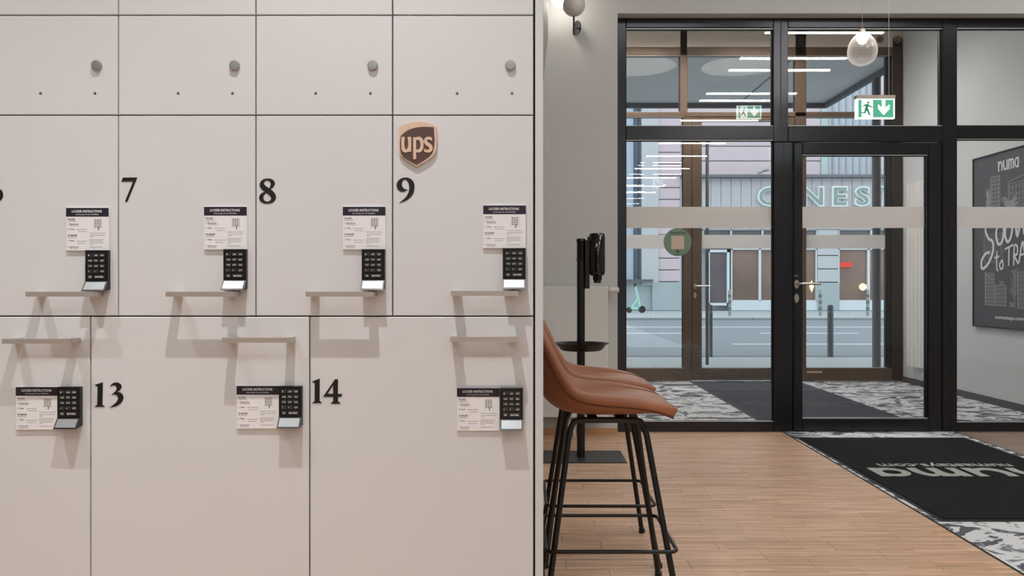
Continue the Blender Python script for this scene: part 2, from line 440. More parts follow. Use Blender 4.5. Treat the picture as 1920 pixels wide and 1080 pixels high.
door1 = empty('door_1', (X(1765, DF), DF, 0)); door1['kind'] = 'structure'
DD = DF-0.012
def dbar(x0, x1, y0, y1): return MB().cbox(X(x0, DF), X(x1, DF), DD, DD+0.075, Z(y1, DF), Z(y0, DF), 0.004)
fpart('door_stile', dbar(1488, 1504, 268, 808), M_frame, door1); fpart('door_stile', dbar(1740, 1764, 268, 808), M_frame, door1)
fpart('door_rail', dbar(1504, 1740, 268, 290), M_frame, door1); fpart('door_rail', dbar(1504, 1740, 785, 808), M_frame, door1)
pane(door1, 1504, 1740, 290, 785, DD, 0.04, bands=B1)
def lever(px, py, d, parent, sgn=1, L=0.135):
    x, z = X(px, d), Z(py, d)
    h = MB().lathe([(0.0, -0.012), (0.017, -0.012), (0.019, -0.008), (0.019, 0)], (0, 0, 0), 24, 'y')
    h.v = [(a, b, c*1.75) for a, b, c in h.v]
    h.tube([(0, -0.008, 0.004), (0, -0.042, 0.004), (sgn*0.014, -0.054, 0.004), (sgn*L*1.15, -0.054, 0.003)], 0.0085, 12)
    h.v = [(a+x, b+d, c+z) for a, b, c in h.v]
    fpart('door_handle', h, M_chrome, parent, smooth=True)
    k = MB().lathe([(0.0, -0.010), (0.016, -0.010), (0.018, -0.006), (0.018, 0)], (0, 0, 0), 24, 'y')
    k.v = [(a+x, b+d, c*1.9+z-0.100*1) for a, b, c in k.v]
    fpart('lock_cover', k, M_chrome, parent, smooth=True)
    fpart('frame_badge', MB().box(x-0.016, x+0.016, d-0.002, d+0.001, z+0.058, z+0.063), M_chrome, parent)
lever(1493, 533, DD, door1)

# ---- far facade (window_2) and far doors (door_2)
win2 = empty('window_2', (0, DV, 0)); win2['kind'] = 'structure'
LX = pxr(0.64, DV)
for nm, a in (('post', (1275, 1289, 40, 211)), ('post', (1491, 1512, 40, 690)), ('stile', (LX, LX+16, 104, 714)),
              ('stile', (1673, 1693, 70, 714)), ('post', (1281, 1297.5, 219, 714)),
              ('head_rail', (LX, 1673, 88, 104)), ('transom', (LX, 1673, 210, 219)),
              ('bottom_rail', (LX+16, 1281, 690, 714)), ('bottom_rail', (1491, 1673, 690, 714))):
    fpart(nm, bar(*a, d=DV), M_far2 if a[0] == 1673 else M_far, win2)
fpart('side_profile', MB().box(X(1664, DV), X(1673, DV), DV+0.02, DV+0.09, Z(690, DV), Z(104, DV)), M_frame, win2)
B2 = [(Z(466, DV), Z(440, DV))]
for (a, b) in ((LX+16, 1275), (1289, 1491), (1512, 1664)): pane(win2, a, b, 104, 210, DV, 0.04)
pane(win2, LX+16, 1281, 219, 690, DV, 0.04, bands=B2); pane(win2, 1512, 1664, 219, 690, DV, 0.04, bands=B2)
door2 = empty('door_2', (X(1491, DV), DV, 0)); door2['kind'] = 'structure'
for nm, a in (('door_stile', (1298, 1316, 220, 713)), ('door_stile', (1476, 1490, 220, 713)), ('door_rail', (1316, 1476, 220, 226)), ('door_rail', (1316, 1476, 690, 713))):
    fpart(nm, bar(*a, d=DV-0.01), M_far, door2)
pane(door2, 1316, 1476, 226, 690, DV-0.01, 0.04, bands=B2)
lever(1303, 537, DV-0.01, door2)
d = DV+0.16
fpart('pull_bar', MB().tube([(X(1326, d), d, Z(684, d)), (X(1326, d), d, Z(240, d))], 0.019, 12).tube([(X(1326, d), d, Z(660, d)), (X(1326, d), DV+0.03, Z(660, d))], 0.01).tube([(X(1326, d), d, Z(270, d)), (X(1326, d), DV+0.03, Z(270, d))], 0.01), M_bollard, door2, smooth=True)
fpart('door_closer_plate', MB().box(X(1513, DV), X(1541, DV), DV-0.006, DV+0.001, Z(699, DV), Z(696, DV)), mat('pale metal strip', rgb(214,190,160), 0.4, metal=0.5), win2)

# ---- street
gnd = MB().box(-40, 60, DV+0.1, 11.9, -0.3, -0.01)
sw = st('pavement', gnd, M_pave)
st('road', MB().box(-40, 60, 11.9, 25.0, -0.3, -0.04), M_asph)
st('pavement', MB().box(-40, 60, 25.15, 60, -0.3, 0.0), M_pave)
kerb = empty('kerb'); kerb['kind'] = 'structure'
for i in range(26):
    x = -12+i*1.6; MB().box(x, x+1.585, 25.0, 25.15, -0.2, 0.03).build('kerb_stone', M_kerb, kerb)
    MB().box(x*0.6, x*0.6+0.95, 11.86, 11.98, -0.2, 0.0).build('kerb_stone', M_kerb, kerb)
rm = empty('road_marking'); rm['kind'] = 'structure'
for (x0, x1, yy, t) in ((-20, 40, 20.8, 0.16), (5.4, 7.6, 18.1, 0.14), (9.5, 11.5, 18.1, 0.14), (1.6, 3.6, 18.1, 0.14), (3.9, 40, 14.75, 0.12)):
    MB().box(x0, x1, yy, yy+t, -0.045, -0.036).build('painted_line', M_line, rm)
st('canopy', MB().box(-6, 4.46, DV+0.15, 11.84, 3.75, 3.95), M_canopy)
can = [o for o in SC.objects if o.name.startswith('canopy')][0]
MB().box(-6, 4.47, 11.84, 11.90, 3.68, 4.0).box(4.46, 4.52, DV+0.15, 11.90, 3.68, 4.0).build('fascia_edge', mat('canopy edge', rgb(96,98,104), 0.6), can)
for i in range(5):
    MB().box(-6+i*2.3, -5.98+i*2.3, DV+0.2, 11.8, 3.745, 3.752).build('soffit_joint', mat('soffit joint', rgb(110,116,122), 0.7), can)
st('wall_outside', MB().box(4.15, 8, DV+0.12, DV+0.32, 0, 6).box(-8, 0.64, DV+0.12, DV+0.32, 0, 6).box(-8, 8, DV+0.15, DV+0.32, 3.95, 9), mat('dark stone', rgb(70,66,64), 0.7, var=0.2, vscale=6))
d = 10.2
o = MB().tube([(X(1643.5, d), d, -0.01), (X(1643.5, d), d, 3.75)], 0.052, 20).build('canopy_column', M_bollard, None, smooth=True); tag(o, 'round grey steel column outside the far glazing, under the canopy corner', 'column')

# ---- building across the street
BD = 33.0
bld = empty('shop_building', (X(1400, BD), BD, 0)); tag(bld, 'pale pink and grey building across the street with a green lettered sign', 'building')
def bpart(name, mb, m, **k):
    o = mb.build(name, m, bld, **k); o.matrix_parent_inverse = Matrix.Translation(-bld.location); return o
def brect(x0, x1, y0, y1, off, th, d=BD):
    return MB().box(X(x0, d), X(x1, d), d+off, d+off+th, Z(y1, d), Z(y0, d))
bpart('wall', MB().box(-14, 30, BD+0.5, BD+1.0, 0, 15), M_grey)
# left recess, pilaster, pink masonry courses
bpart('column', brect(1203, 1234, 100, 535, -0.1, 0.5), M_grey)
bpart('recess_panel', brect(1100, 1190, 100, 528, 0.3, 0.15), mat('pale blue panel', rgb(176,190,206), 0.7))
bpart('drainpipe', MB().tube([(X(1195, BD), BD+0.2, Z(530, BD)), (X(1195, BD), BD+0.2, 12)], 0.09, 10), mat('dark blue pipe', rgb(76,86,104), 0.5), smooth=True)
bpart('ledge', brect(1150, 1222, 524, 528, -0.4, 0.9), mat('dark ledge', rgb(90,96,102), 0.7))
bpart('plinth', brect(1100, 1222, 528, 582, 0.0, 0.5), M_sock)
bpart('plinth', brect(1222, 1275, 529, 582, -0.15, 0.6), M_sock)
def courses(x0, x1, y0, y1, n, m, off=0.0):
    for i in range(n):
        a = y0+(y1-y0)*i/n; b = y0+(y1-y0)*(i+1)/n
        bpart('stone_course', MB().cbox(X(x0, BD), X(x1, BD), BD+off, BD+off+0.45, Z(b, BD)+0.03, Z(a, BD), 0.02), m)
courses(1234, 1276, 110, 529, 19, M_pink)
bpart('wall_ground', brect(1276, 1700, 440, 582, 0.42, 0.2), M_grey)
# upper storey, pink courses, window bay, cornice and fascia of upright panels
courses(1276, 1540, 80, 330, 9, M_pink, 0.05)
bpart('stone_pier', brect(1540, 1552, 80, 330, 0.0, 0.5), mat('pale green pier', rgb(176,190,190), 0.8))
for i in range(7):
    a = 1552+i*13; bpart('curtain', MB().lathe([(0.16, 0), (0.16, 6)], (X(a+6, BD), BD+0.35, Z(330, BD)), 10), M_curt, smooth=True)
bpart('wall_upper', brect(1640, 1760, 80, 330, 0.1, 0.5), M_pink)
bpart('cornice', brect(1276, 1760, 329, 334, -0.35, 0.9), mat('dark cornice', rgb(112,112,118), 0.7))
x = 1276
while x < 1760:
    bpart('fascia_panel', MB().cbox(X(x, BD), X(x+18.4, BD), BD-0.05, BD+0.4, Z(430, BD), Z(334, BD), 0.015), M_fas); x += 18.9
# shop front: frames and panes
def shopwin(x0, x1, y0, y1, m, fr=2.2, name='window'):
    f = MB(); a, b, c, e = X(x0, BD), X(x1, BD), Z(y1, BD), Z(y0, BD); t = fr*BD/F
    f.box(a, b, BD, BD+0.2, e-t, e).box(a, b, BD, BD+0.2, c, c+t).box(a, a+t, BD, BD+0.2, c, e).box(b-t, b, BD, BD+0.2, c, e)
    fo = bpart(name, f, M_wframe)
    p = MB().box(a+t, b-t, BD+0.1, BD+0.14, c+t, e-t).build('pane', m, fo)
for (a, b) in ((1318, 1371), (1371, 1430), (1430, 1477), (1477, 1532), (1573, 1634), (1634, 1690)):
    shopwin(a, b, 430, 446, M_wind, 1.4)
    bpart('lintel', brect(a, b, 446, 466, 0.02, 0.25), M_wframe)
shopwin(1326, 1368, 468, 573, M_wind, 5, 'door')
shopwin(1371, 1425, 466, 565, M_winb); shopwin(1425, 1477, 466, 565, M_winb); shopwin(1477, 1532, 466, 565, M_winb)
shopwin(1572, 1629, 466, 565, M_winb); shopwin(1629, 1680, 466, 565, M_winb)
bpart('sill_panel', brect(1371, 1533, 564, 582, -0.02, 0.3), M_wframe); bpart('sill_panel', brect(1572, 1690, 564, 582, -0.02, 0.3), M_wframe)
courses(1533, 1572, 430, 530, 4, M_grey); bpart('plinth', brect(1532, 1573, 530, 582, -0.06, 0.5), M_sock)
bpart('neon_sign', brect(1575, 1597, 492, 501, -0.02, 0.05), emis('red neon', (1.0, 0.12, 0.10, 1), 0.9))
bpart('wall_lamp', MB().lathe([(0.0, -0.16), (0.12, -0.1), (0.16, 0), (0.12, 0.1), (0, 0.16)], (X(1617, BD), BD-0.05, Z(538, BD)), 12), emis('warm lamp', (1, 0.85, 0.6, 1), 1.6), smooth=True)
bpart('wall_lamp', MB().lathe([(0.0, -0.26), (0.06, -0.1), (0.10, 0), (0.06, 0.1), (0, 0.26)], (X(1521, BD), BD-0.05, Z(537, BD)), 12), emis('warm lamp', (1, 0.85, 0.6, 1), 1.6), smooth=True)
# security camera on the cornice
bpart('security_camera', MB().tube([(X(1416, BD), BD-0.4, Z(326, BD)), (X(1420, BD), BD-0.5, Z(327, BD)), (X(1424, BD), BD-0.6, Z(323, BD))], 0.045, 10).tube([(X(1421, BD), BD-0.6, Z(323.5, BD)), (X(1432, BD), BD-0.7, Z(322, BD))], 0.075, 12), M_knob, smooth=True)
# sign letters
for ch, a, b in (('C', 1418, 1455), ('I', 1466, 1478), ('N', 1499, 1542), ('E', 1557, 1586), ('S', 1599, 1628), ('T', 1640, 1674)):
    bx_ = (X(a, BD)-X(a, BD), X(b, BD)-X(a, BD), 0, Z(350, BD)-Z(388, BD))
    M = facing(X(a, BD), BD-0.05, Z(388, BD))
    rim = text('letter', ch, bx_, 0.16, M_lrim, M, offset=0.045)
    o = link('letter', rim, bld); o.matrix_parent_inverse = Matrix.Translation(-bld.location)
    t = 0.06
    face = text('letter_face', ch, (bx_[0]+t, bx_[1]-t, t, bx_[3]-t), 0.02, M_lgreen, facing(X(a, BD), BD-0.21, Z(388, BD)), offset=0.012)
    f = link('letter_face', face, o)
st('building_far', MB().box(-40, -14, 30, 40, 0, 14).box(30, 60, 30, 40, 0, 14), M_grey)

# bollards, posts, scooter
for px, top, bot, lab in ((1557, 570, 668, 'dark grey bollard on the near kerb, seen through the glass door'), (1333, 570, 668, 'dark grey bollard behind the far door pull bar')):
    d = CH*F/(bot-VY)
    r = 5.5*d/F if px > 1400 else 3.2*d/F; h = (bot-top)*d/F
    o = MB().lathe([(r, -0.02), (r, h-0.05), (r*0.9, h-0.012), (r*0.5, h), (0, h)], (0, 0, 0), 20).build('bollard', M_bollard, None, smooth=True)
    MB().lathe([(r*1.03, h-0.12), (r*1.03, h-0.09)], (0, 0, 0), 20).build('ring', M_kerb, o, smooth=True)
    o.location = (X(px, d), d, -0.01); tag(o, lab, 'bollard', 'bollards on the near kerb')
for px, lab in ((1538, 'thin striped post on the far kerb, nearest the pale pier'), (1627, 'thin striped post on the far kerb, before the window with the red sign'), (1368, 'thin striped post on the far kerb, beside the shop door')):
    d = 27.5; o = empty('kerb_post', (X(px, d), d, 0))
    MB().lathe([(0.05, 0), (0.05, 0.86), (0.02, 0.9), (0, 0.9)], (0, 0, 0), 10).build('post', M_kerb, o, smooth=True)
    for k in range(3): MB().lathe([(0.058, 0.2+k*0.22), (0.058, 0.3+k*0.22)], (0, 0, 0), 10).build('band', M_bollard, o, smooth=True)
    tag(o, lab, 'post', 'striped posts on the far kerb')
sd = 30.5; s = empty('kick_scooter', (X(1197, sd), sd, 0)); tag(s, 'mint green kick scooter parked by the grey plinth across the street', 'scooter')
MB().tube([(0.05, 0, 0.22), (-0.12, 0, 1.02)], [0.06, 0.045], 10).tube([(-0.33, 0, 0.16), (0.03, 0, 0.16)], 0.05, 8).tube([(-0.27, 0, 0.16), (-0.02, 0, 0.55)], 0.04, 8).build('frame', M_mint, s, smooth=True)
MB().tube([(-0.12, -0.2, 1.08), (-0.12, 0, 1.04), (-0.12, 0.2, 1.08)], 0.03, 8).tube([(-0.12, 0, 0.98), (-0.13, 0, 1.14)], 0.045, 8).build('handlebar', M_black, s, smooth=True)
def wheel(x, r, y=0):
    return MB().lathe([(r*0.55, -0.04), (r, -0.05), (r, 0.05), (r*0.55, 0.04)], (x, 0, r), 20, 'y').lathe([(r*0.25, -0.05), (r*0.25, 0.05)], (x, 0, r), 12, 'y')
wheel(0.13, 0.135).build('wheel', M_black, s, smooth=True); wheel(-0.36, 0.11).build('wheel', M_black, s, smooth=True)

# ================================================================== LOCKERS
LD = 1.90
lk = empty('locker_cabinet', (X(500, LD), LD, 0)); tag(lk, 'wall of pale cream laminate lockers with numbered doors, keypads and steel handles', 'lockers')
TI = Matrix.Translation(-lk.location)
def lpart(name, me_or_mb, m=None, parent=None, bevel=0.0, smooth=False):
    me = me_or_mb.mesh(name, m if isinstance(m, (list, tuple)) else [m], smooth) if isinstance(me_or_mb, MB) else me_or_mb
    o = link(name, me, parent or lk, bevel); o.matrix_parent_inverse = TI.copy() if (parent is None or parent is lk) else Matrix.Identity(4)
    return o
XL = X(-292, LD)
body = MB().box(XL, X(1003, LD), LD+0.021, LD+0.45, 0.08, 2.12)
lpart('carcass', body, M_gap)
lpart('plinth', MB().box(XL, X(1003, LD), LD+0.05, LD+0.43, 0, 0.08), M_gap)
lpart('side_panel', MB().cbox(X(1003.5, LD), X(1018.5, LD), LD-0.002, LD+0.45, 0, 2.14, 0.001), M_lside)
lpart('top_panel', MB().box(XL, X(1003, LD), LD-0.002, LD+0.45, 2.122, 2.14), M_lside)
MJ = mat('keypad blank', rgb(14,13,13), 0.35)

def at_door(px, py): return (X(px, LD), Z(py, LD))
GP = LD/F   # metres per pixel on the door plane
# shared meshes, local coordinates (origin = top-left corner on the door face, x right, z up), front towards -Y
def card_mesh():
    w_, h_, t = 80*GP, 80*GP, 0.005
    b = MB().cbox(0, w_, -t, 0, -h_, 0, 0.0004); b.mat(1).box(0.0002, w_-0.0002, -t-0.0002, -t, -16.5*GP, -0.0002)
    b.mat(2)
    rr = random.Random(3)
    def line(x, y, L, t2=1.0):
        xx = x
        while xx < x+L:
            q = min(rr.uniform(2, 5), x+L-xx); b.box(xx*GP, (xx+q)*GP, -t-0.0002, -t, -(y+t2)*GP, -y*GP); xx += q+0.8
    for (x, y, L) in ((3, 25, 17), (7, 33, 18), (7, 37, 0), (20, 40, 20), (23, 44, 16), (3, 55, 16), (20, 62, 20), (22, 66, 15), (7, 76, 16),
                      (44, 47, 30), (45, 51, 28), (45, 54, 7), (44, 59, 27), (44, 62, 25), (44, 65, 26), (45, 68, 6), (44, 73, 24)):
        if L: line(x, y, L, 0.75)
    # little keypad drawing
    for i in range(3):
        for j in range(5):
            b.box((54+i*4)*GP, (56.8+i*4)*GP, -t-0.0002, -t, -(24+j*3.2)*GP, -(22+j*3.2)*GP)
    for xx in (52.6, 66): b.box(xx*GP, (xx+0.5)*GP, -t-0.0002, -t, -38.4*GP, -21*GP)
    b.box(60*GP, 62*GP, -t-0.0003, -t, -42*GP, -36*GP)
    base = b.mesh('c', [M_card, M_head, M_ink])
    # print
    def tx(body, x0, x1, y0, y1, m, off=0.0): return text('t', body, (x0*GP, x1*GP, -y1*GP, -y0*GP), 0.0004, m, facing(0, -t, 0), offset=off, res=2)
    T = [tx('LOCKER INSTRUCTIONS', 11, 67, 4.2, 8.9, M_print, 0.02), tx('Anweisungen für das Schließfach', 18, 61, 11.2, 14.2, M_print),
         tx('TO LOCK', 3, 17, 20, 23.2, M_ink2, 0.02), tx('1.  Close the door', 3, 24, 29, 31.6, M_ink2), tx('2.  Press', 3, 15, 38.5, 41, M_ink2),
         tx('TO UNLOCK', 3, 21, 50, 53.2, M_ink2, 0.02), tx('1.  Press', 3, 15, 60, 62.5, M_ink2), tx('2.  Open the door', 3, 24, 72, 74.6, M_ink2)]
    out = join('instruction_card', [base]+T, [M_card])
    out.materials.clear()
    for m in (M_card, M_head, M_ink, M_print, M_ink2): out.materials.append(m)
    nb = len(base.polygons)
    idx = list(p.material_index for p in base.polygons)
    k = nb
    for i in range(nb): out.polygons[i].material_index = idx[i]
    for me, mi in zip(T, (3, 3, 4, 4, 4, 4, 4, 4)):
        for _ in me.polygons: out.polygons[k].material_index = mi; k += 1
    return out
card_me = card_mesh()
KT = 0.012
def keypad_body(): # 42.5 px wide, 76 px high with a flap that leans out at the bottom
    w_ = 42.5*GP
    b = MB().cbox(0, w_, -KT, 0, -58*GP, 0, 0.001)
    z1, z2 = -58*GP, -76.5*GP
    b._add([(0,-KT,z1),(w_,-KT,z1),(w_,-KT-0.017,z2),(0,-KT-0.017,z2),(0,0,z1),(w_,0,z1),(w_,0,z2+0.004),(0,0,z2+0.004)],
           [(0,3,2,1),(0,1,5,4),(1,2,6,5),(2,3,7,6),(3,0,4,7),(4,5,6,7)])
    return b.mesh('keypad', [M_black])
keypad_me = keypad_body()
w_ = 42.5*GP; z1, z2 = -58*GP, -76.5*GP
def fl(u, v_, off): # point on flap
    zz = z1+(z2-z1)*v_; yy = -KT-0.017*v_
    return (u*w_, yy-off, zz)
flap_me = MB()._add([fl(0.06,0.08,0.0012), fl(0.94,0.08,0.0012), fl(0.94,0.84,0.0012), fl(0.06,0.84,0.0012), fl(0.06,0.08,-0.001), fl(0.94,0.08,-0.001), fl(0.94,0.84,-0.001), fl(0.06,0.84,-0.001)],
    [(0,3,2,1),(4,5,6,7),(0,1,5,4),(1,2,6,5),(2,3,7,6),(3,0,4,7)]).mesh('keypad_flap', [M_flap])
GLY = [['1', '2 ABC', '3 DEF'], ['4 GHI', '5 JKL', '6 MNO'], ['7 PQR', '8 TUV', '9 WXY'], ['C', '0', 'QZ']]
KEYS = []
for j in range(4):
    for i in range(3):
        x0 = (5.2+i*11.2)*GP; x1 = x0+9.6*GP; za = -(6.5+j*9.9)*GP; zb = za-6.6*GP
        k = MB().cbox(x0, x1, -KT-0.0016, -KT, zb, za, 0.0004).mesh('k', [M_key])
        g = GLY[j][i]; gw = (1.6 if len(g) == 1 else 6.5)*GP; gx = x0+1.5*GP
        t = text('t', g, (gx, gx+gw, zb+2.0*GP, za-1.9*GP), 0.0003, M_print, facing(0, -KT-0.0016, 0), offset=0.01, res=1)
        KEYS.append(join('key', [k, t], [M_key, M_print]))
for (a, b_, g, wide) in ((5.2, 15, 'YES', 0), (17.5, 37.5, 'ENTER', 1)):
    za = -46.5*GP; zb = za-6.6*GP
    k = MB().cbox(a*GP, b_*GP, -KT-0.0016, -KT, zb, za, 0.0004).mesh('k', [M_key])
    t = text('t', g, ((a+2)*GP, (b_-2.5)*GP, zb+1.9*GP, za-1.9*GP), 0.0003, M_print, facing(0, -KT-0.0016, 0), offset=0.015, res=1)
    KEYS.append(join('key', [k, t], [M_key, M_print]))
def handle_mesh():
    L = 0.157; h = 0.0115; b = MB()
    b.box(0, L, -0.047, -0.037, -h, 0).box(0, 0.021, -0.040, 0.0, -h, 0).box(L-0.021, L, -0.040, 0, -h, 0)
    return b.mesh('handle', [M_steel])
handle_me = handle_mesh()

def door(x0, x1, y0, y1, label):
    g = 1.25
    o = lpart('door', MB().cbox(X(x0+g, LD), X(x1-g, LD), LD, LD+0.019, Z(y1-g, LD), Z(y0+g, LD), 0.0013), M_locker)
    tag(o, label); return o
def on(dr, name, me, px, py, rot=0):
    o = link(name, me, dr); o.location = (X(px, LD), LD, Z(py, LD)); return o
def lk_fit(dr, hx, hy, cx, cy, kx, ky):
    # the handle's bar stands 4 cm proud, so its place on the door is drawn in accordingly
    d = LD-0.042; o = link('handle', handle_me, dr); o.location = (X(hx, d), LD, Z(hy, d))
    on(dr, 'instruction_card', card_me, cx, cy)
    kp = on(dr, 'keypad', keypad_me, kx, ky); on(dr, 'keypad_flap', flap_me, kx, ky)
    for k in KEYS: on(dr, 'key', k, kx, ky)
def digit(dr, loops_list, ox, oy, zf, m=M_number, name='number', depth=0.0012, off=0.0):
    ms = []
    for loops in loops_list:
        L2 = [[((ox+p[0]/zf-VX)*GP, CH-(oy+p[1]/zf-VY)*GP)+tuple(p[2:]) for p in lp] for lp in loops]
        ms.append(shape(name, L2, depth, m, facing(0, LD-off, 0)))
    o = link(name, join(name, ms, [m]), dr)
    return o
V = 'v'
D7 = [[(200,125,V),(675,122,V),(345,935,V),(262,935,V),(540,255,V),(140,262,V)]]
D8 = [[(390,125),(560,160),(640,280),(600,390),(490,480,V),(630,610),(675,760),(600,900),(390,970),(180,910),(110,780),(170,640),(300,570,V),(160,440),(130,310),(220,170)],
      [(380,190),(480,240),(500,330),(455,450,V),(330,370),(270,270)], [(345,605,V),(460,690),(515,790),(470,870),(390,900),(290,860),(250,750),(280,670)]]
D9 = [[(390,125),(560,160),(680,290),(705,460),(650,680),(500,850),(330,940),(190,980,V),(370,830),(480,680),(525,520),(515,360),(460,240),(385,190),(310,240),(280,350),(310,450),(380,515),(470,530,V),(400,580),(300,605),(180,560),(110,440),(120,300),(220,180)]]
D6 = [[(810-p[0], 1105-p[1])+tuple(p[2:]) for p in D9[0]]]
D1 = [[(120,255,V),(355,180,V),(342,830,V),(415,890,V),(115,890,V),(195,830,V),(205,310,V)]]
D3 = [[(560,310,V),(620,230),(730,185),(850,220),(895,300),(860,390),(770,460,V),(880,490),(950,600),(920,720),(820,830),(700,880),(550,905,V),(700,800),(780,700),(795,630),(760,560),(700,535),(600,540,V),(690,470),(750,390),(745,310),(680,265),(620,275)]]
D1b = [[(105,238,V),(335,150,V),(330,790,V),(400,860,V),(110,860,V),(188,800,V),(188,280,V)]]
D4 = [[(775,170,V),(860,170,V),(860,595,V),(990,595,V),(940,680,V),(860,680,V),(860,800,V),(940,878,V),(640,878,V),(722,805,V),(722,680,V),(430,675,V)], [(720,340,V),(720,590,V),(555,590,V)]]

cols = [(-292, -36), (-36, 221.5), (221.5, 479.5), (479.5, 736), (736, 1001)]
names = ['second from the edge of view', 'leftmost', 'second', 'third', 'rightmost']
for ci, (a, b) in enumerate(cols):
    door(a, b, -255, 28.5, 'plain cream door of the topmost row, column %s' % ('five', 'four', 'three', 'two', 'one')[ci])
    dr = door(a, b, 28.5, 216, 'short cream door with a round steel lock, column %s' % ('five', 'four', 'three', 'two', 'one')[ci])
    if ci > 0:
        kx = (182, 440.5, 699, 957)[ci-1]; hx = ((76, 178), (334, 436), (592, 694.5), (857, 960))[ci-1]
        c = (X(kx, LD), LD, Z(123, LD))
        o = lpart('lock_knob', MB().lathe([(0.0, -0.008), (0.0105, -0.0075), (0.0122, -0.005), (0.0122, 0)], c, 28, 'y'), M_knob, dr, smooth=True)
        for h in hx:
            lpart('screw_hole', MB().lathe([(0.0, -0.0006), (0.0030, -0.0006), (0.0032, 0)], (X(h, LD), LD, Z(175, LD)), 12, 'y'), M_black, dr)
            lpart('screw', MB().lathe([(0.0, -0.0012), (0.0014, -0.001), (0.0015, -0.0004)], (X(h, LD), LD, Z(175, LD)), 10, 'y'), M_knob, dr)
rowc = []
for ci, (a, b) in enumerate(cols):
    lab = ('plain cream door beyond the edge of view', 'cream door with a black number 6', 'cream door with a black number 7', 'cream door with a black number 8', 'cream door with a black number 9 below a shield')[ci]
    rowc.append(door(a, b, 216, 593, lab))
lk_fit(rowc[1], 50, 547, 126, 390, 164.5, 469.5); lk_fit(rowc[2], 312, 547, 384, 388, 422, 467.5)
lk_fit(rowc[3], 574, 547, 643.5, 388, 680, 467.5); lk_fit(rowc[4], 845.5, 545.5, 906, 385.5, 943, 465.5)
digit(rowc[1], [D6], -34+0.8, 326-0.5, 18); digit(rowc[2], [D7], 220, 326, 18); digit(rowc[3], [D8], 480, 328, 18); digit(rowc[4], [D9], 738, 326, 18)
d12 = door(-292, 169.5, 593, 1305, 'large cream door at the edge of view, keypad at its right')
d13 = door(169.5, 580.5, 593, 1305, 'large cream door with a black number 13'); d14 = door(580.5, 1001, 593, 1305, 'large cream door with a black number 14')
lk_fit(d12, 6, 635, 32, 725, 112.5, 724.5); lk_fit(d13, 418, 633, 445, 723, 525.5, 723); lk_fit(d14, 844, 631.5, 857, 727, 938, 727)
digit(d13, [D1, D3], 170, 705, 15.43); digit(d14, [D1b, D4], 578, 700, 15.43)
# wooden delivery shield on door 9
SH = [[(98,205,V),(200,150),(300,125),(480,97),(720,140),(850,205,V),(850,620),(800,760),(650,890),(450,1000,V),(250,880),(110,740),(95,600)]]
SI = [[(130,390,V),(250,290),(420,225),(600,205),(800,213,V),(800,640),(740,770),(600,880),(450,970,V),(300,890),(160,780),(120,640)]]
GU = [[(150,410,V),(215,410,V),(215,620),(245,662),(275,620),(275,410,V),(345,410,V),(345,710,V),(290,712),(240,728),(170,700),(150,620)]]
GPp = [[(385,415,V),(440,420,V),(520,408),(585,470),(592,580),(570,680),(510,725),(445,715,V),(445,860,V),(385,860,V)],[(445,480,V),(490,470),(525,520),(528,600),(500,660),(445,665,V)]]
GS = [[(765,425,V),(690,405),(620,440),(605,510),(640,575),(700,620),(705,655),(670,672),(605,645,V),(605,705,V),(680,728),(750,705),(778,640),(760,575),(700,525),(665,490),(680,465),(765,490,V)]]
shp = digit(rowc[4], [SH], 740, 220, 10.8, M_shield, 'shield_plate', 0.007, 0.0)
shi = digit(rowc[4], [SI], 740, 220, 10.8, M_brown, 'shield_field', 0.0008, 0.007)
sll = digit(rowc[4], [GU, GPp, GS], 740, 220, 10.8, M_shield, 'shield_letters', 0.0012, 0.0078)

# ================================================================== HALL OBJECTS
# pale box behind the lockers (only a sliver shows)
d = DW-0.16
b = MB().hexa([(-0.55, d, Z(140, d)), (X(1020, d), d, Z(140, d)), (X(1020, d), DW, Z(140, d)), (-0.55, DW, Z(140, d)),
               (-0.55, d, Z(5, d)), (X(1028, d), d, Z(5, d)), (X(1028, d), DW, Z(5, d)), (-0.55, DW, Z(5, d))])
b.v = []; b.f = []; b.mi = []
prof = [(-0.55, Z(5, d)), (X(1028, d), Z(5, d)), (X(1028, d), Z(66, d)), (X(1020, d), Z(140, d)), (-0.55, Z(140, d))]
vs = [(x, d, z) for x, z in prof]+[(x, DW, z) for x, z in prof]
b._add(vs, [(4,3,2,1,0),(5,6,7,8,9)]+[(i, (i+1) % 5, (i+1) % 5+5, i+5) for i in range(5)])
o = b.build('wall_unit', mat('pale grey casing', rgb(176,176,175), 0.6), None, bevel=0.003)
tag(o, 'pale grey wall box with a slanted corner peeking out behind the lockers', 'wall unit')

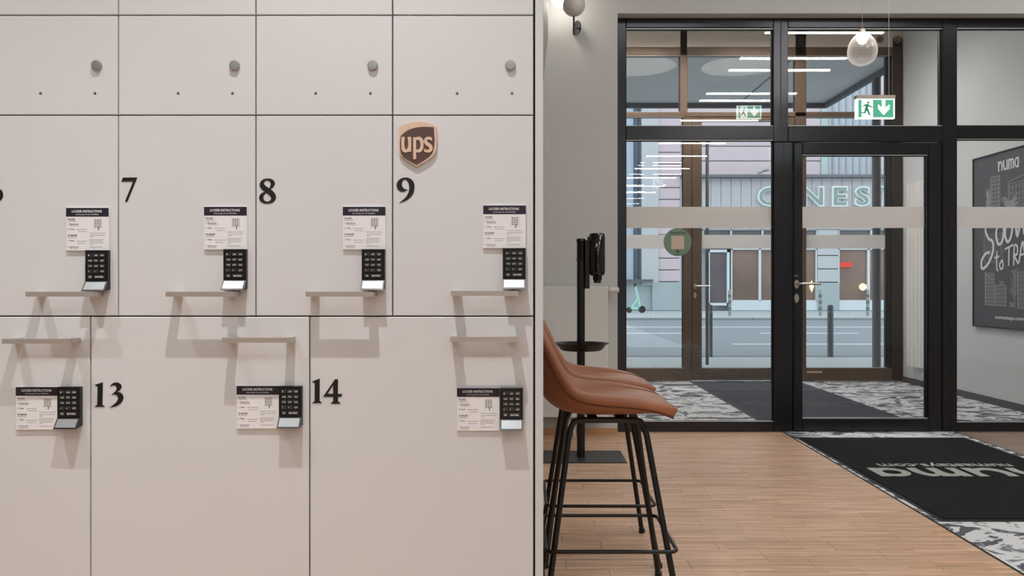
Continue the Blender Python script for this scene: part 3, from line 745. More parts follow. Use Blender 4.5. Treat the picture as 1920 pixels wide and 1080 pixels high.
# radiator under the sconces
rd = DW-0.12
rad = empty('radiator', (0.1, rd, 0.14)); tag(rad, 'white flat panel radiator on the wall behind the sanitiser stand', 'radiator')
def rpart(name, mb, m, root=None, **k):
    root = root or rad; o = mb.build(name, m, root, **k); o.matrix_parent_inverse = Matrix.Translation(-root.location); return o
rx = X(1140, rd)
rpart('front_panel', MB().cbox(-0.7, rx, rd, rd+0.03, Z(783, rd), Z(537, rd), 0.004), M_rad)
rpart('side_cover', MB().box(rx-0.012, rx, rd+0.03, rd+0.10, Z(783, rd)+0.01, Z(539, rd)), M_rad)
rpart('back_panel', MB().box(-0.7, rx-0.012, rd+0.08, rd+0.10, Z(783, rd)+0.02, Z(539, rd)), M_rad)
rpart('top_grille', MB().box(-0.7, rx, rd+0.03, rd+0.08, Z(539, rd)-0.01, Z(537, rd)-0.002), M_rad)
rpart('valve', MB().lathe([(0.014, 0), (0.014, 0.012)], (rx, rd+0.05, Z(544, rd)), 16, 'x').lathe([(0.021, 0.014), (0.022, 0.03), (0.020, 0.076), (0.014, 0.082), (0, 0.082)], (rx, rd+0.05, Z(544, rd)), 20, 'x'), mat('white thermostat', rgb(222,220,216), 0.35), smooth=True)
for px in (1068, 1078):
    rpart('pipe', MB().tube([(X(px, rd), rd+0.06, Z(783, rd)+0.02), (X(px, rd), rd+0.06, 0.0)], 0.009, 10), M_rad, smooth=True)

# wall sconces
def sconce(gx, gy, rpx, d, gm, label, stem_dir, light=False):
    R_ = rpx*d/F; c = Vector((X(gx, d), d, Z(gy, d)))
    t = empty('wall_sconce', (c.x, DW, c.z)); tag(t, label, 'wall lamp', 'globe wall sconces')
    def sp(name, mb, m, **k):
        o = mb.build(name, m, t, **k); o.matrix_parent_inverse = Matrix.Translation(-t.location); return o
    prof = [(R_*math.sin(a), -R_*math.cos(a)) for a in [PI*i/24 for i in range(25)]]
    prof[0] = (0, -R_); prof[-1] = (0, R_)
    sp('globe', MB().lathe(prof, c, 36), gm, smooth=True)
    sg = stem_dir; L = 0.135
    p0 = c+Vector((0, 0, sg*R_*0.95)); p1 = c+Vector((0, 0, sg*(R_+0.125)))
    sp('stem', MB().tube([p0, p1], 0.0062, 12), M_tube, smooth=True)
    j = c+Vector((0, 0, sg*(R_+0.08)))
    pw = DW-0.048; dc = Vector((X(VX+(j.x/d)*F+8.5, pw), pw, Z(VY-(j.z-CH)/d*F, pw)))
    a = Vector((0.88, 0.47, 0)).normalized()
    sp('arm', MB().tube([j, j*0.15+dc*0.85, dc], 0.006, 10), M_tube, smooth=True)
    # round cup tilted away from the wall
    m = MB().lathe([(0.0, 0.0), (0.03, 0.0), (0.047, 0.006), (0.050, 0.016), (0.046, 0.016), (0.02, 0.009), (0, 0.009)], (0, 0, 0), 32, 'x')
    ang = math.atan2(0.47, 0.88); ca, sa = math.cos(ang+PI), math.sin(ang+PI)
    m.v = [(x*ca-y*sa+dc.x, x*sa+y*ca+dc.y, z+dc.z) for x, y, z in m.v]
    sp('backplate', m, mat('polished black', rgb(16,16,16), 0.12, coat=0.5), smooth=True)
    sp('wall_rose', MB().lathe([(0.012, -0.05), (0.012, 0)], (dc.x, DW, dc.z), 16, 'y'), M_tube, smooth=True)
    return t
sconce(1076, 9, 21.5, DW-0.30, M_opal, 'unlit grey-white globe lamp on a black stem at the top of the end wall', -1)
sconce(1052, -4.6, 18.8, DW-0.20, emis('lit opal', (1.0, 0.93, 0.84, 1), GLOBE), 'brightly lit globe lamp partly behind the unlit one', 1)

# sanitiser stand
sx = 0.356; sdp = 4.89
sst = empty('sanitiser_stand', (sx, sdp, 0)); tag(sst, 'black hand sanitiser stand with a tray and dispenser on a square base', 'dispenser stand')
def spt(name, mb, m, **k): return mb.build(name, m, sst, **k)
spt('base_plate', MB().box(-0.26, 0.262, -0.17, 0.17, 0.0, 0.006), M_plate, bevel=0.002)
spt('pole', MB().lathe([(0.0245, 0.006), (0.0245, 1.27)], (0, 0, 0), 24), M_tube, smooth=True)
spt('pole_collar', MB().lathe([(0.0265, 1.325), (0.0255, 1.335), (0, 1.335)], (0, 0, 0), 24).lathe([(0.0255, 1.20), (0.028, 1.203), (0.028, 1.213), (0.0255, 1.216), (0.0255, 1.325), (0.028, 1.318), (0.028, 1.329), (0.025, 1.333)], (0, 0, 0), 24), mat('glossy black', rgb(10,10,10), 0.15), smooth=True)
spt('tray', MB().lathe([(0.0, 0.655), (0.115, 0.655), (0.125, 0.66), (0.150, 0.690), (0.166, 0.697), (0.168, 0.700), (0.150, 0.698), (0.122, 0.668), (0.0, 0.664)], (0, -0.03, 0), 48), M_tube, smooth=True)
spt('bracket', MB().box(0.024, 0.052, -0.02, 0.02, 1.03, 1.325).box(0.04, 0.075, -0.025, 0.025, 1.27, 1.345), M_tube, bevel=0.002)
spt('bottle', MB().lathe([(0, 1.368), (0.042, 1.366), (0.050, 1.355), (0.050, 1.135), (0.044, 1.115), (0.030, 1.105), (0.0, 1.105)], (0.098, -0.01, 0), 28), mat('glossy black bottle', rgb(12,12,12), 0.12, coat=0.4), smooth=True)
spt('nozzle', MB().lathe([(0.028, 1.108), (0.028, 1.085), (0.022, 1.078), (0.024, 1.066), (0.012, 1.062), (0, 1.062)], (0.100, -0.01, 0), 20), mat('glossy black', rgb(10,10,10), 0.15), smooth=True)

# ------------------------------------------------------------------ bar stools
def catmull(P, n):
    out = []
    for i in range(len(P)-1):
        p0 = P[max(i-1, 0)]; p1 = P[i]; p2 = P[i+1]; p3 = P[min(i+2, len(P)-1)]
        for k in range(n):
            t = k/n
            out.append([0.5*((2*b)+(-a+c)*t+(2*a-5*b+4*c-d_)*t*t+(-a+3*b-3*c+d_)*t**3) for a, b, c, d_ in zip(p0, p1, p2, p3)])
    out.append(list(P[-1])); return out
#       x      z     halfw  curl
PR = [(0.487, 0.640, 0.120, 0.000), (0.481, 0.643, 0.165, 0.002), (0.462, 0.648, 0.190, 0.008), (0.42, 0.650, 0.205, 0.024), (0.36, 0.645, 0.213, 0.045), (0.28, 0.642, 0.217, 0.058),
      (0.20, 0.642, 0.218, 0.068), (0.135, 0.652, 0.217, 0.080), (0.086, 0.682, 0.215, 0.088), (0.056, 0.735, 0.212, 0.084), (0.037, 0.80, 0.206, 0.070),
      (0.017, 0.88, 0.192, 0.050), (-0.002, 0.945, 0.165, 0.034), (-0.013, 0.972, 0.12, 0.026), (-0.017, 0.980, 0.06, 0.022)]
PR = [(a-0.272+0.004, b, c, d_) for a, b, c, d_ in PR]
PRF = catmull(PR, 3)
PRF = [PRF[0]]+PRF[4:]
def shell_pt(i, v_, off=0.0):
    x, z, hw, cu_ = PRF[i]
    a = PRF[max(i-1, 0)]; b_ = PRF[min(i+1, len(PRF)-1)]
    tx_, tz_ = b_[0]-a[0], b_[1]-a[1]; L = math.hypot(tx_, tz_) or 1; nx, nz = tz_/L, -tx_/L     # inner side normal (up / forward)
    if nz < 0 and i < 9: nx, nz = -nx, -nz
    c = cu_*(abs(v_)**2.4)+off
    return Vector((x+nx*c, hw*v_*(1-0.06*abs(v_)**3), z+nz*c))
def make_stool():
    t = empty('bar_stool', (0, 0, 0))
    NV = 18; m = MB(); vs = []; fs = []
    for i in range(len(PRF)):
        for k in range(NV+1):
            vs.append(shell_pt(i, -1+2*k/NV))
    for i in range(len(PRF)-1):
        for k in range(NV):
            a = i*(NV+1)+k; fs.append((a, a+1, a+NV+2, a+NV+1))
    m._add(vs, fs); me = m.mesh('seat_shell', [M_leather], True)
    o = link('seat_shell', me, t)
    s_ = o.modifiers.new('solid', 'SOLIDIFY'); s_.thickness = 0.033; s_.offset = 0.0
    s_ = o.modifiers.new('subd', 'SUBSURF'); s_.levels = 1; s_.render_levels = 2
    rng = range(2, len(PRF)-4)
    for sgn in (-1, 1):
        MB().tube([shell_pt(i, sgn*0.93, -0.0175) + Vector((0, sgn*0.004, 0)) for i in rng], 0.0034, 6).build('edge_seam', M_piping, t, smooth=True)
        MB().tube([shell_pt(i, sgn*0.80, 0.0168) for i in rng], 0.0026, 6).build('edge_seam', M_piping, t, smooth=True)
    iu = 17
    MB().tube([shell_pt(iu, -0.8+1.6*k/14, 0.0168) for k in range(15)], 0.003, 6).build('fold_seam', M_piping, t, smooth=True)
    st_ = MB()
    for row in (-1, 1):
        for k in range(40):
            v_ = -0.78+1.56*k/39; p = shell_pt(iu+row, v_, 0.0172); q = shell_pt(iu+row, v_+0.022, 0.0172)
            st_.tube([p, q], 0.0013, 4)
    stt = st_.build('stitching', M_stitch, t); stt['kind'] = 'stuff'
    # frame: on each side an inverted U of tube, bent under the seat
    zt = 0.612; rr_ = 0.0098
    def foot(sx_, sy): return Vector((sx_*0.205+(0.012 if sx_ > 0 else 0.0), sy*0.212, 0.006))
    for sy in (-1, 1):
        for sx_ in (-1, 1):
            f = foot(sx_, sy); top = Vector((0.118 if sx_ > 0 else -0.118, sy*0.105, zt))
            mid = top+(f-top)*0.07
            pts = [f, f+(top-f)*0.5, mid, mid+(top-mid)*0.45+Vector((-sx_*0.002, 0, 0.0)), top+Vector((-sx_*0.012, 0, 0.002)), top+Vector((-sx_*0.034, 0, 0.006)), top+Vector((-sx_*0.05, 0, 0.006))]
            lg = MB().tube(pts, rr_, 12).build('leg', M_tube, t, smooth=True)
            MB().lathe([(0.013, -0.006), (0.013, 0.012), (0.011, 0.014)], f, 14).build('foot_glide', M_black, lg, smooth=True)
        MB().tube([(0.072, sy*0.105, zt+0.006), (-0.072, sy*0.105, zt+0.006)], rr_, 12).build('seat_rail', M_tube, t, smooth=True)
    MB().box(-0.06, -0.03, -0.10, 0.10, zt+0.004, zt+0.012).box(0.03, 0.06, -0.10, 0.10, zt+0.004, zt+0.012).build('cross_rail', M_tube, t)
    # footrest: a rounded loop outside the legs
    h = 0.225; a, b2, rc = 0.200, 0.196, 0.025; pts = []
    for (cx, cy, s0) in ((a-rc+0.008, b2-rc, 0), (-a+rc, b2-rc, 90), (-a+rc, -b2+rc, 180), (a-rc+0.008, -b2+rc, 270)):
        for k in range(5):
            an = math.radians(s0+k*22.5); pts.append((cx+rc*math.cos(an), cy+rc*math.sin(an), h))
    pts.append(pts[0]); pts.append(pts[1])
    MB().tube(pts, 0.0062, 10, caps=False).build('footrest', M_tube, t, smooth=True)
    return t
st1 = make_stool(); st1.location = (0.272, 2.672, 0)
tag(st1, 'tan leather bar stool on black legs, the nearer of the two', 'bar stool', 'bar stools behind the lockers')
index_kids()
st2 = copy_tree(st1); st2.location = (0.272+0.017, 3.185, 0)
tag(st2, 'tan leather bar stool on black legs, behind the nearer one', 'bar stool', 'bar stools behind the lockers')

# ------------------------------------------------------------------ mats
mt = empty('entrance_mat', (2.45, 4.5, 0)); tag(mt, 'black entrance mat with grey lettering on the floor before the glass door', 'mat')
def mp_(name, mb_or_me, m, parent=mt):
    me = mb_or_me.mesh(name, [m]) if isinstance(mb_or_me, MB) else mb_or_me
    o = link(name, me, parent); o.matrix_parent_inverse = Matrix.Translation(-parent.location); return o
mp_('rubber_border', MB().hexa([(1.858,3.545,0.002),(3.03,3.545,0.002),(3.03,5.49,0.002),(1.878,5.49,0.002),(1.858,3.545,0.006),(3.03,3.545,0.006),(3.03,5.49,0.006),(1.878,5.49,0.006)]), M_matedge)
mp_('pile', MB().hexa([(1.876,3.57,0.006),(3.005,3.57,0.006),(3.005,5.465,0.006),(1.894,5.465,0.006),(1.876,3.57,0.010),(3.005,3.57,0.010),(3.005,5.465,0.010),(1.894,5.465,0.010)]), M_mat)
RM = Matrix(((-1,0,0,2.955),(0,-1,0,4.555),(0,0,1,0.010),(0,0,0,1)))
# the word "numa" from strokes: n u m a in a rounded single-storey hand
def stroke_arch(x0, x1, w, h, up=True):
    """arch: two stems joined by a curved top (n); up False turns it over (u)"""
    f = (lambda y: y) if up else (lambda y: h-y)
    o = [(x0, f(0), V), (x0+w, f(0), V), (x0+w, f(h*0.5), ), ((x0+x1)/2, f(h-w*0.95)), (x1-w, f(h*0.5)), (x1-w, f(0), V), (x1, f(0), V), (x1, f(h*0.55)), (x1-(x1-x0)*0.25, f(h*0.96)), ((x0+x1)/2+w*0.3, f(h)), (x0+w*1.0, f(h*0.9), V), (x0+w, f(h), V), (x0, f(h), V)]
    return o
def numa_shapes(W, H, m, M, depth, nm):
    s = []; w = W*0.055
    s.append(shape('n', [stroke_arch(0, W*0.215, w, H)], depth, m, M, 4))
    s.append(shape('u', [[(W*0.465-p[0], H-p[1])+tuple(p[2:]) for p in [(q[0], q[1])+tuple(q[2:]) for q in stroke_arch(0, W*0.215, w, H)]]], depth, m, M, 4))
    s.append(shape('m1', [[(p[0]+W*0.50, p[1])+tuple(p[2:]) for p in stroke_arch(0, W*0.165, w, H)]], depth, m, M, 4))
    s.append(shape('m2', [[(p[0]+W*0.61, p[1])+tuple(p[2:]) for p in stroke_arch(0, W*0.165, w, H)]], depth*0.98, m, M, 4))
    c = W*0.90; r = W*0.105
    outer = [(c+r*math.cos(a)*0.92, H/2+H/2*math.sin(a)) for a in [2*PI*k/12 for k in range(12)]]
    inner = [(c+(r-w)*math.cos(a), H/2+(H/2-w*0.9)*math.sin(a)) for a in [2*PI*k/12 for k in range(12)]]
    s.append(shape('a1', [outer, inner], depth, m, M, 4))
    s.append(shape('a2', [[(W-w, 0, V), (W, 0, V), (W, H, V), (W-w, H, V)]], depth*0.98, m, M, 2))
    return join(nm, s, [m])
mp_('lettering', numa_shapes(1.0, 0.20, M_matlogo, RM, 0.0015, 'lettering'), M_matlogo)
RM2 = Matrix(((-1,0,0,2.825),(0,-1,0,4.585),(0,0,1,0.010),(0,0,0,1)))
mp_('lettering', text('lettering', 'numastays.com', (0, 0.77, -0.105, 0.0), 0.0015, M_matlogo, RM2, offset=0.015), M_matlogo)
vm = empty('vestibule_mat', (2.4, 7.2, 0)); tag(vm, 'long charcoal ribbed mat on the patterned carpet between the doors', 'mat')
mp_('pile', MB().box(1.82, 3.0, 5.83, 8.68, 0.0, 0.006), M_vmat, vm)
rb = MB()
for i in range(60): rb.box(1.83, 2.99, 5.84+i*0.0474, 5.84+i*0.0474+0.02, 0.006, 0.0085)
rb = mp_('ribs', rb, mat('charcoal rib', rgb(88,88,94), 0.95, spec=0.1, var=0.25, vscale=40), vm); rb['kind'] = 'stuff'

# ------------------------------------------------------------------ exit signs
def exit_sign(loc, W, H, label, back=False, off_wire=None, eh=1.0):
    sf = '' if eh == 1 else ' strong'
    t = empty('exit_sign', loc); tag(t, label, 'exit sign', 'green exit signs')
    g = emis('sign green'+sf, (0.10, 0.42, 0.26, 1), 1.15*eh); wh = emis('sign white'+sf, (0.80, 1.0, 0.90, 1), 1.5*eh)
    sg = 1 if back else -1
    y = lambda o: sg*(0.014+o)
    def pb(name, mb, m): return mb.build(name, m, t)
    MB().box(-W/2, W/2, -0.022, 0.022, H/2, H/2+H*0.17).build('housing', mat('sign housing', rgb(178,164,152), 0.5), t)
    MB().box(-W/2, W/2, -0.013, 0.013, -H/2, H/2).build('lit_panel', wh, t)
    def pl(x0, x1, z0, z1, m, name='sign_field', o=0.001):
        a, b_ = sorted((y(0), y(o))); MB().box(x0*W-W/2, x1*W-W/2, a, b_, z0*H-H/2, z1*H-H/2).build(name, m, t)
    pl(0.05, 0.13, 0.06, 0.94, g, 'door_symbol'); pl(0.43, 0.955, 0.06, 0.94, g, 'arrow_field')
    def poly(name, pts, m, o):
        M = facing(-W/2, -0.014-o, -H/2) if not back else Matrix(((1,0,0,-W/2),(0,0,-1,0.014+o+0.001),(0,1,0,-H/2),(0,0,0,1)))
        return link(name, shape(name, [[(a*W, b_*H, V) for a, b_ in pts]], 0.001, m, M, 2), t)
    poly('arrow', [(0.655,0.95),(0.75,0.95),(0.75,0.55),(0.86,0.72),(0.86,0.48),(0.70,0.16),(0.56,0.48),(0.56,0.72),(0.655,0.55)], wh, 0.001)
    dg_ = emis('sign dark green', (0.05, 0.26, 0.16, 1), 0.8)
    poly('running_figure', [(0.17,0.66),(0.23,0.72),(0.31,0.72),(0.36,0.62),(0.42,0.60),(0.42,0.56),(0.34,0.57),(0.31,0.62),(0.29,0.54),(0.31,0.44),(0.36,0.16),(0.33,0.15),(0.27,0.38),(0.25,0.38),(0.23,0.26),(0.12,0.27),(0.12,0.31),(0.20,0.32),(0.23,0.56),(0.24,0.66),(0.19,0.60)], dg_, 0.001)
    cz = 0.80*H-H/2
    MB().lathe([(0.0, -0.001), (H*0.055, -0.001), (H*0.055, 0.0)], (0.305*W-W/2, sg*0.0145, cz), 14, 'y').build('figure_head', dg_, t)
    wx = (0.87*W-W/2) if off_wire is None else off_wire
    MB().tube([(wx, 0, H/2+H*0.17), (wx, 0, CEIL-loc[2])], 0.0012, 6).build('wire', mat('thin steel wire', rgb(200,196,190), 0.4, metal=0.4), t)
    return t
ed = 4.9
exit_sign((X(1640, ed), ed, Z(204.5, ed)), 72*ed/F, 37*ed/F, 'lit green exit sign with a running figure and arrow hanging before the glass door')
exit_sign((2.42, 2.97, 2.90), 0.26, 0.14, 'lit green exit sign facing the glazing, seen only mirrored in it', back=True, eh=9.0)

# ------------------------------------------------------------------ pendant egg lamp
def shade_glass():
    m = glass_mat('smoked glass', (0.92, 0.89, 0.88, 1), 2.2); nt = m.node_tree
    out = [n for n in nt.nodes if n.type == 'OUTPUT_MATERIAL'][0]; src = out.inputs[0].links[0].from_socket
    a = nt.nodes.new('ShaderNodeBsdfTranslucent'); a.inputs[0].default_value = (0.95, 0.9, 0.88, 1)
    lw = nt.nodes.new('ShaderNodeLayerWeight'); lw.inputs[0].default_value = 0.35
    mr = nt.nodes.new('ShaderNodeMapRange'); mr.inputs[3].default_value = 0.16; mr.inputs[4].default_value = 0.6
    mx = nt.nodes.new('ShaderNodeMixShader'); L = nt.links.new
    L(lw.outputs['Facing'], mr.inputs[0]); L(mr.outputs[0], mx.inputs[0]); L(src, mx.inputs[1]); L(a.outputs[0], mx.inputs[2]); L(mx.outputs[0], out.inputs[0])
    return m
pd = 5.0; pc = (X(1617, pd), pd, Z(92, pd))
pe = empty('pendant_lamp', pc); tag(pe, 'clear egg-shaped glass pendant lamp hanging in front of the upper glazing', 'pendant lamp')
s_ = pd/F; prof = []
for k in range(23):
    a = PI*k/22; z = -math.cos(a); r = math.sin(a)*(1-0.16*z)
    prof.append((27*s_*r*0.98 if 0 < k < 22 else 0.0, 31*s_*z))
MB().lathe(prof, (0, 0, 0), 32).build('glass_shade', shade_glass(), pe, smooth=True)
MB().lathe([(0, 0.125), (0.016, 0.125), (0.018, 0.10), (0.014, 0.09), (0, 0.09)], (0, 0, 0), 20).build('lamp_holder', mat('pale holder', rgb(210,204,198), 0.4), pe, smooth=True)
MB().lathe([(0, 0.03), (0.022, 0.038), (0.036, 0.065), (0.026, 0.09), (0, 0.096)], (0, 0, 0), 20).build('bulb', emis('bulb', (1, 0.92, 0.82, 1), 14), pe, smooth=True)
MB().tube([(0, 0, 0.10), (-0.012, 0, CEIL-pc[2])], 0.0013, 6).build('cord', mat('thin grey cord', rgb(170,166,160), 0.5), pe)

# ------------------------------------------------------------------ linear pendants (mirrored in the glazing)
dif = emis('linear diffuser', (1.0, 0.985, 0.96, 1), LAMP)
hous = mat('beige lamp housing', rgb(150,128,112), 0.5)
def linear(first, x, y):
    t = empty('linear_pendant', (x, y, 3.60))
    MB().box(-0.6, 0.6, -0.035, 0.035, 0.012, 0.13).build('housing', hous, t)
    MB().box(-0.598, 0.598, -0.030, 0.030, 0.0, 0.012).build('diffuser', dif, t)
    for sx_ in (-0.5, 0.5): MB().tube([(sx_, 0, 0.13), (sx_, 0, 0.4)], 0.0012, 6).build('wire', MATS['thin steel wire'], t)
    return t
ys = (3.44, 2.52, 2.02, 0.86, 0.46, -0.88, -2.87, -4.3, -6.0, -7.5, -9.1, -10.5)
lin0 = linear(True, 3.05, ys[0]); index_kids()
ORD = ('first', 'second', 'third', 'fourth', 'fifth', 'sixth', 'seventh', 'eighth', 'ninth', 'tenth', 'eleventh', 'twelfth')
for i, yy in enumerate(ys):
    o = lin0 if i == 0 else copy_tree(lin0)
    o.location = (3.05, yy, 3.60)
    tag(o, '%s beige linear lamp from the glass facade in the ceiling row' % ORD[i], 'ceiling lamp', 'linear lamps in the hall ceiling')

# ------------------------------------------------------------------ track spotlights above the lockers
for i, (x, lab) in enumerate(((-0.45, 'white track spotlight above the lockers, the one nearer the door'), (-1.80, 'white track spotlight above the lockers, the one farther from the door'))):
    t = empty('track_spotlight', (x, 1.03, 3.60)); tag(t, lab, 'spotlight', 'track spotlights over the lockers')
    MB().lathe([(0.02, 0.12), (0.04, 0.11), (0.045, 0.01), (0.045, 0.0)], (0, 0, 0), 20).build('lamp_head', M_rad, t, smooth=True)
    MB().box(-0.02, 0.02, -0.02, 0.02, 0.115, CEIL-3.60).build('hanger', M_rad, t)
    ld = bpy.data.lights.new('spot', 'SPOT'); ld.energy = SPOT*(1.0, 0.72)[i]; ld.color = (1.0, 0.985, 0.965); ld.spot_size = math.radians(68); ld.spot_blend = 1.0; ld.shadow_soft_size = 0.016
    lo = bpy.data.objects.new('spot', ld); COL.objects.link(lo); lo.parent = t; lo.location = (0, 0, -0.012)
    lo.rotation_euler = (math.radians(6), 0, 0)

# made-up fill panels over the hall, out of view, added to brighten it
pm = emis('ceiling fill light', (0.96, 0.985, 1.0, 1), FILL_PANEL)
pk = 0
for (x, y) in ((-1.6, -1.2), (0.2, -1.2), (-1.6, -4.4), (0.6, -4.4), (1.3, 3.1), (4.4, 4.0)):
    t = empty('fill_panel', (x, y, CEIL)); pk += 1
    MB().box(-0.62, 0.62, -0.62, 0.62, -0.03, 0.0).build('frame', M_rad, t); MB().box(-0.6, 0.6, -0.6, 0.6, -0.034, -0.03).build('diffuser', pm, t)
    tag(t, 'unseen square fill panel added under the hall ceiling, %s from the entrance' % ORD[pk-1], 'ceiling lamp', 'added ceiling fill panels')
vl = emis('vestibule fill light', (1.0, 0.96, 0.92, 1), VEST_FILL)  # unseen vestibule lights added to brighten it; tubes keep light off upper walls
for i, (x, y) in enumerate(((1.4, 7.75), (2.65, 7.75))):
    t = empty('vestibule_fill', (x, y, CEIL)); MB().lathe([(0.47, 0), (0.47, -0.28), (0.46, -0.28), (0.46, 0)], (0, 0, 0), 28, caps=False).build('rim', M_rad, t, smooth=True)
    MB().lathe([(0.46, -0.02), (0, -0.02)], (0, 0, 0), 28).build('diffuser', vl, t)
    tag(t, 'unseen round fill light added between the two door fronts, ' + ('over the carpet' if i == 0 else 'by the poster wall'), 'ceiling lamp', 'added vestibule fill lights')

# ------------------------------------------------------------------ poster on the vestibule wall
py0 = 7.33; PX_ = 4.15
po = empty('poster', (PX_, py0-0.54, 0.676)); tag(po, 'framed charcoal poster with white drawings and handwriting on the vestibule wall', 'poster')
def pp(name, me, parent=po):
    o = link(name, me, parent); o.matrix_parent_inverse = Matrix.Translation(-po.location); return o
pz0, pz1 = 0.676, 2.205
fr = MB(); fr.box(PX_-0.03, PX_, py0-1.08, py0, pz0, pz0+0.012).box(PX_-0.03, PX_, py0-1.08, py0, pz1-0.012, pz1).box(PX_-0.03, PX_, py0-0.012, py0, pz0, pz1).box(PX_-0.03, PX_, py0-1.08, py0-1.068, pz0, pz1)
pp('frame', fr.mesh('frame', [M_black]))
pp('print', MB().box(PX_-0.022, PX_-0.004, py0-1.07, py0-0.01, pz0+0.01, pz1-0.01).mesh('print', [M_poster]))
PM = facing_left(PX_-0.022, py0, 0)     # u to the right along the wall, v = height
pp('lettering', numa_shapes(0.29, 0.088, M_posterink, PM @ Matrix.Translation((0.385, 2.035, 0)), 0.0012, 'lettering'))
pp('lettering', text('lettering', 'numastays.com', (0.345, 0.74, 0.748, 0.785), 0.0012, M_posterink, PM, offset=0.01))
# handwriting strokes
def ribbon(paths, r, base=0.0):
    b = MB(); q = 0
    for pts in paths:
        P = catmull([(p[0], p[1]) for p in pts], 5) if len(pts) > 2 else [list(p) for p in pts]
        for (x0, y0), (x1, y1) in zip(P[:-1], P[1:]):
            L = math.hypot(x1-x0, y1-y0)
            if L < 1e-6: continue
            nx, ny = -(y1-y0)/L*r, (x1-x0)/L*r; ex, ey = (x1-x0)/L*r*0.5, (y1-y0)/L*r*0.5
            vs = [(x0+nx-ex, y0+ny-ey, 0), (x0-nx-ex, y0-ny-ey, 0), (x1-nx+ex, y1-ny+ey, 0), (x1+nx+ex, y1+ny+ey, 0)]
            q += 1; zz = base+0.001+(q % 7)*0.00012
            b._add([(a, c, base) for a, c, _ in vs]+[(a, c, zz) for a, c, _ in vs], [(3,2,1,0),(4,5,6,7),(0,1,5,4),(1,2,6,5),(2,3,7,6),(3,0,4,7)])
    return b
def hand(name, paths, r, m):
    me = ribbon(paths, r, 0.0021 if name == 'handwriting' else 0.0).mesh(name, [m]); me.transform(PM); pp(name, me)
hand('handwriting', [
    [(0.33,1.60),(0.26,1.62),(0.20,1.55),(0.24,1.47),(0.31,1.43),(0.31,1.34),(0.24,1.24),(0.15,1.20),(0.14,1.27),(0.20,1.33),(0.26,1.34)],   # S
    [(0.40,1.60),(0.36,1.50),(0.39,1.41),(0.45,1.43),(0.47,1.53),(0.44,1.61),(0.40,1.60)],                                           # O
    [(0.51,1.62),(0.49,1.48),(0.53,1.42),(0.58,1.48),(0.60,1.63)],                                                                    # U
    [(0.63,1.64),(0.66,1.46),(0.72,1.66)], [(0.76,1.66),(0.75,1.48),(0.82,1.50)]], 0.013, M_posterink)
hand('handwriting', [
    [(0.37,1.34),(0.37,1.20),(0.39,1.18)], [(0.34,1.29),(0.40,1.30)], [(0.44,1.26),(0.41,1.23),(0.43,1.19),(0.46,1.21),(0.45,1.26),(0.44,1.26)],   # to
    [(0.49,1.36),(0.60,1.39)], [(0.545,1.37),(0.54,1.22)],                                                                           # T
    [(0.61,1.22),(0.62,1.38),(0.66,1.37),(0.655,1.31),(0.62,1.30),(0.67,1.23)],                                                       # R
    [(0.68,1.24),(0.73,1.41),(0.76,1.26)], [(0.69,1.30),(0.76,1.31)], [(0.77,1.42),(0.81,1.27),(0.85,1.44)]], 0.0085, M_posterink)
def line_building(u0, u1, v0, v1, nx, ny, slant=0.0):
    P = [[(u0, v0), (u1, v0)], [(u1, v0), (u1, v1-slant)], [(u0, v1), (u1, v1-slant)], [(u0, v0), (u0, v1)]]
    for j in range(1, ny): y_ = v0+(v1-v0)*j/ny; P.append([(u0, y_), (u1, y_)])
    for i in range(nx):
        for j in range(ny):
            xa = u0+(u1-u0)*(i+0.25)/nx; xb = u0+(u1-u0)*(i+0.75)/nx; ya = v0+(v1-v0)*(j+0.25)/ny; yb = v0+(v1-v0)*(j+0.7)/ny
            P += [[(xa, ya), (xb, ya)], [(xa, yb), (xb, yb)], [(xa, ya), (xa, yb)]]
    return P
def tree(u, v0, v1, w_, seed):
    rr = random.Random(seed); P = [[(u, v0), (u, v1)]]
    for k in range(16):
        y_ = v0+(v1-v0)*(0.25+0.72*k/16); s__ = 1 if k % 2 else -1; L = w_*rr.uniform(0.5, 1.0)
        P.append([(u, y_), (u+s__*L*0.5, y_+0.03), (u+s__*L, y_+rr.uniform(0.03, 0.07))])
    return P
for nm, P, r in (('drawn_building', line_building(0.275, 0.41, 1.64, 2.00, 3, 10), 0.0028), ('drawn_building', line_building(0.53, 0.80, 1.66, 1.93, 6, 5, -0.04), 0.0028),
              ('drawn_building', line_building(0.19, 0.335, 0.875, 1.17, 4, 9, 0.10), 0.0028), ('drawn_building', line_building(0.335, 0.50, 0.875, 1.05, 5, 5), 0.0028),
              ('drawn_building', line_building(0.66, 0.80, 0.86, 1.16, 4, 8), 0.0028),
              ('drawn_building', line_building(0.17, 0.46, 1.25, 1.50, 6, 5), 0.0018),
              ('drawn_tree', tree(0.235, 1.64, 1.88, 0.04, 1), 0.006), ('drawn_tree', tree(0.62, 0.86, 1.18, 0.06, 2), 0.003), ('drawn_tree', tree(0.56, 1.63, 1.76, 0.10, 3), 0.006)):
    hand(nm, P, r, M_posterink2)
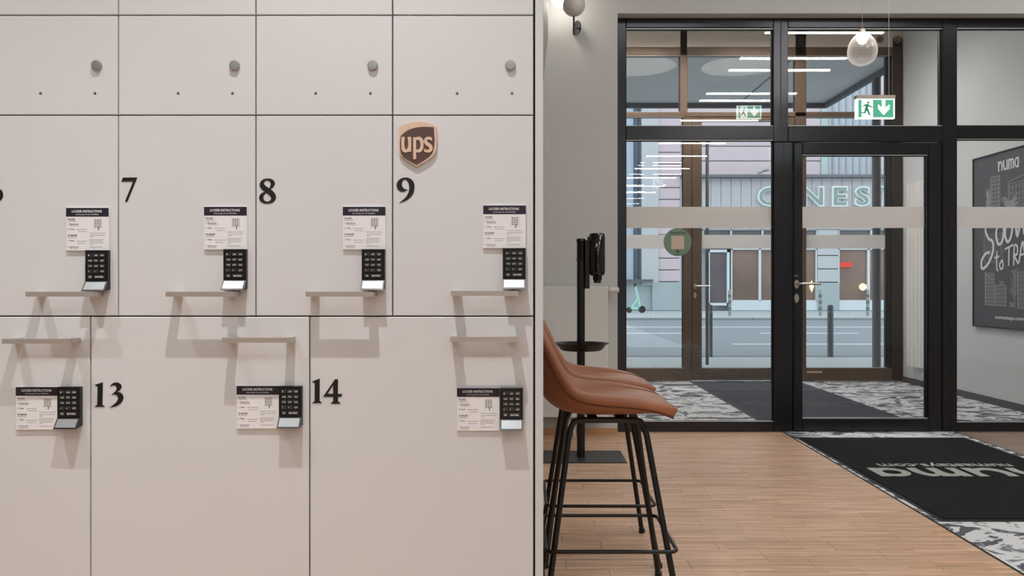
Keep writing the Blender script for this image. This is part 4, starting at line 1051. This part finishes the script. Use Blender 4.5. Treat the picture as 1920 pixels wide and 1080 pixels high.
for (u, v_) in ((0.43, 1.80), (0.40, 1.08), (0.545, 0.90)):
    hand('drawn_caption', [[(u, v_), (u+0.07, v_)], [(u+0.01, v_-0.014), (u+0.06, v_-0.014)], [(u+0.005, v_-0.028), (u+0.065, v_-0.028)]], 0.004, M_posterink2)

# ------------------------------------------------------------------ tall radiator on the vestibule wall
tr = empty('tall_radiator', (4.15, 8.15, 0.2)); tag(tr, 'tall cream panel radiator on the vestibule wall beside the far door', 'radiator')
def tp(name, mb, m, **k): return rpart(name, mb, m, tr, **k)
mr_ = mat('cream radiator', rgb(222,216,208), 0.4)
for i in range(8):
    y0 = 7.86+i*0.077
    tp('panel_rib', MB().box(4.065, 4.09, y0, y0+0.072, 0.20, 2.12), mr_, bevel=0.003)
tp('back_plate', MB().box(4.09, 4.142, 7.87, 8.46, 0.24, 2.08), mr_)
tp('valve', MB().tube([(4.08, 8.04, 0.20), (4.08, 8.04, 0.09)], 0.018, 12).tube([(4.08, 8.04, 0.15), (4.02, 8.04, 0.15)], 0.02, 12), mat('white thermostat', rgb(222,220,216), 0.35), smooth=True)
tp('pipe', MB().tube([(4.09, 8.12, 0.2), (4.09, 8.12, 0.0)], 0.008, 8), M_rad, smooth=True)

# ------------------------------------------------------------------ round sticker on the near glazing
gd = DF+0.035-0.0016; stc = empty('round_sticker', (X(1270.5, gd), gd, Z(454, gd))); tag(stc, 'round sage green sticker with a cream square on the fixed glazing', 'sticker')
R_ = 26.3*gd/F
MB().lathe([(0, -0.0016), (R_, -0.0016), (R_, -0.0004)], (0, 0, 0), 48, 'y').build('disc', M_sage, stc)
q = gd/F
MB().box(-12*q, 12*q, -0.0026, -0.0016, -13*q, 12*q).build('cream_square', M_cream, stc)
link('lettering', text('lettering', 'FOLLOW US!', (-14*q, 14*q, 15.5*q, 19*q), 0.0008, M_greenink, facing(0, -0.0016, 0), offset=0.03), stc)
MB().lathe([(0, -0.0024), (2.4*q, -0.0024), (2.4*q, -0.0016)], (0, 0, -17.5*q), 16, 'y').box(-7*q, 7*q, -0.0024, -0.0016, -23.2*q, -22.3*q).build('small_mark', M_greenink, stc)
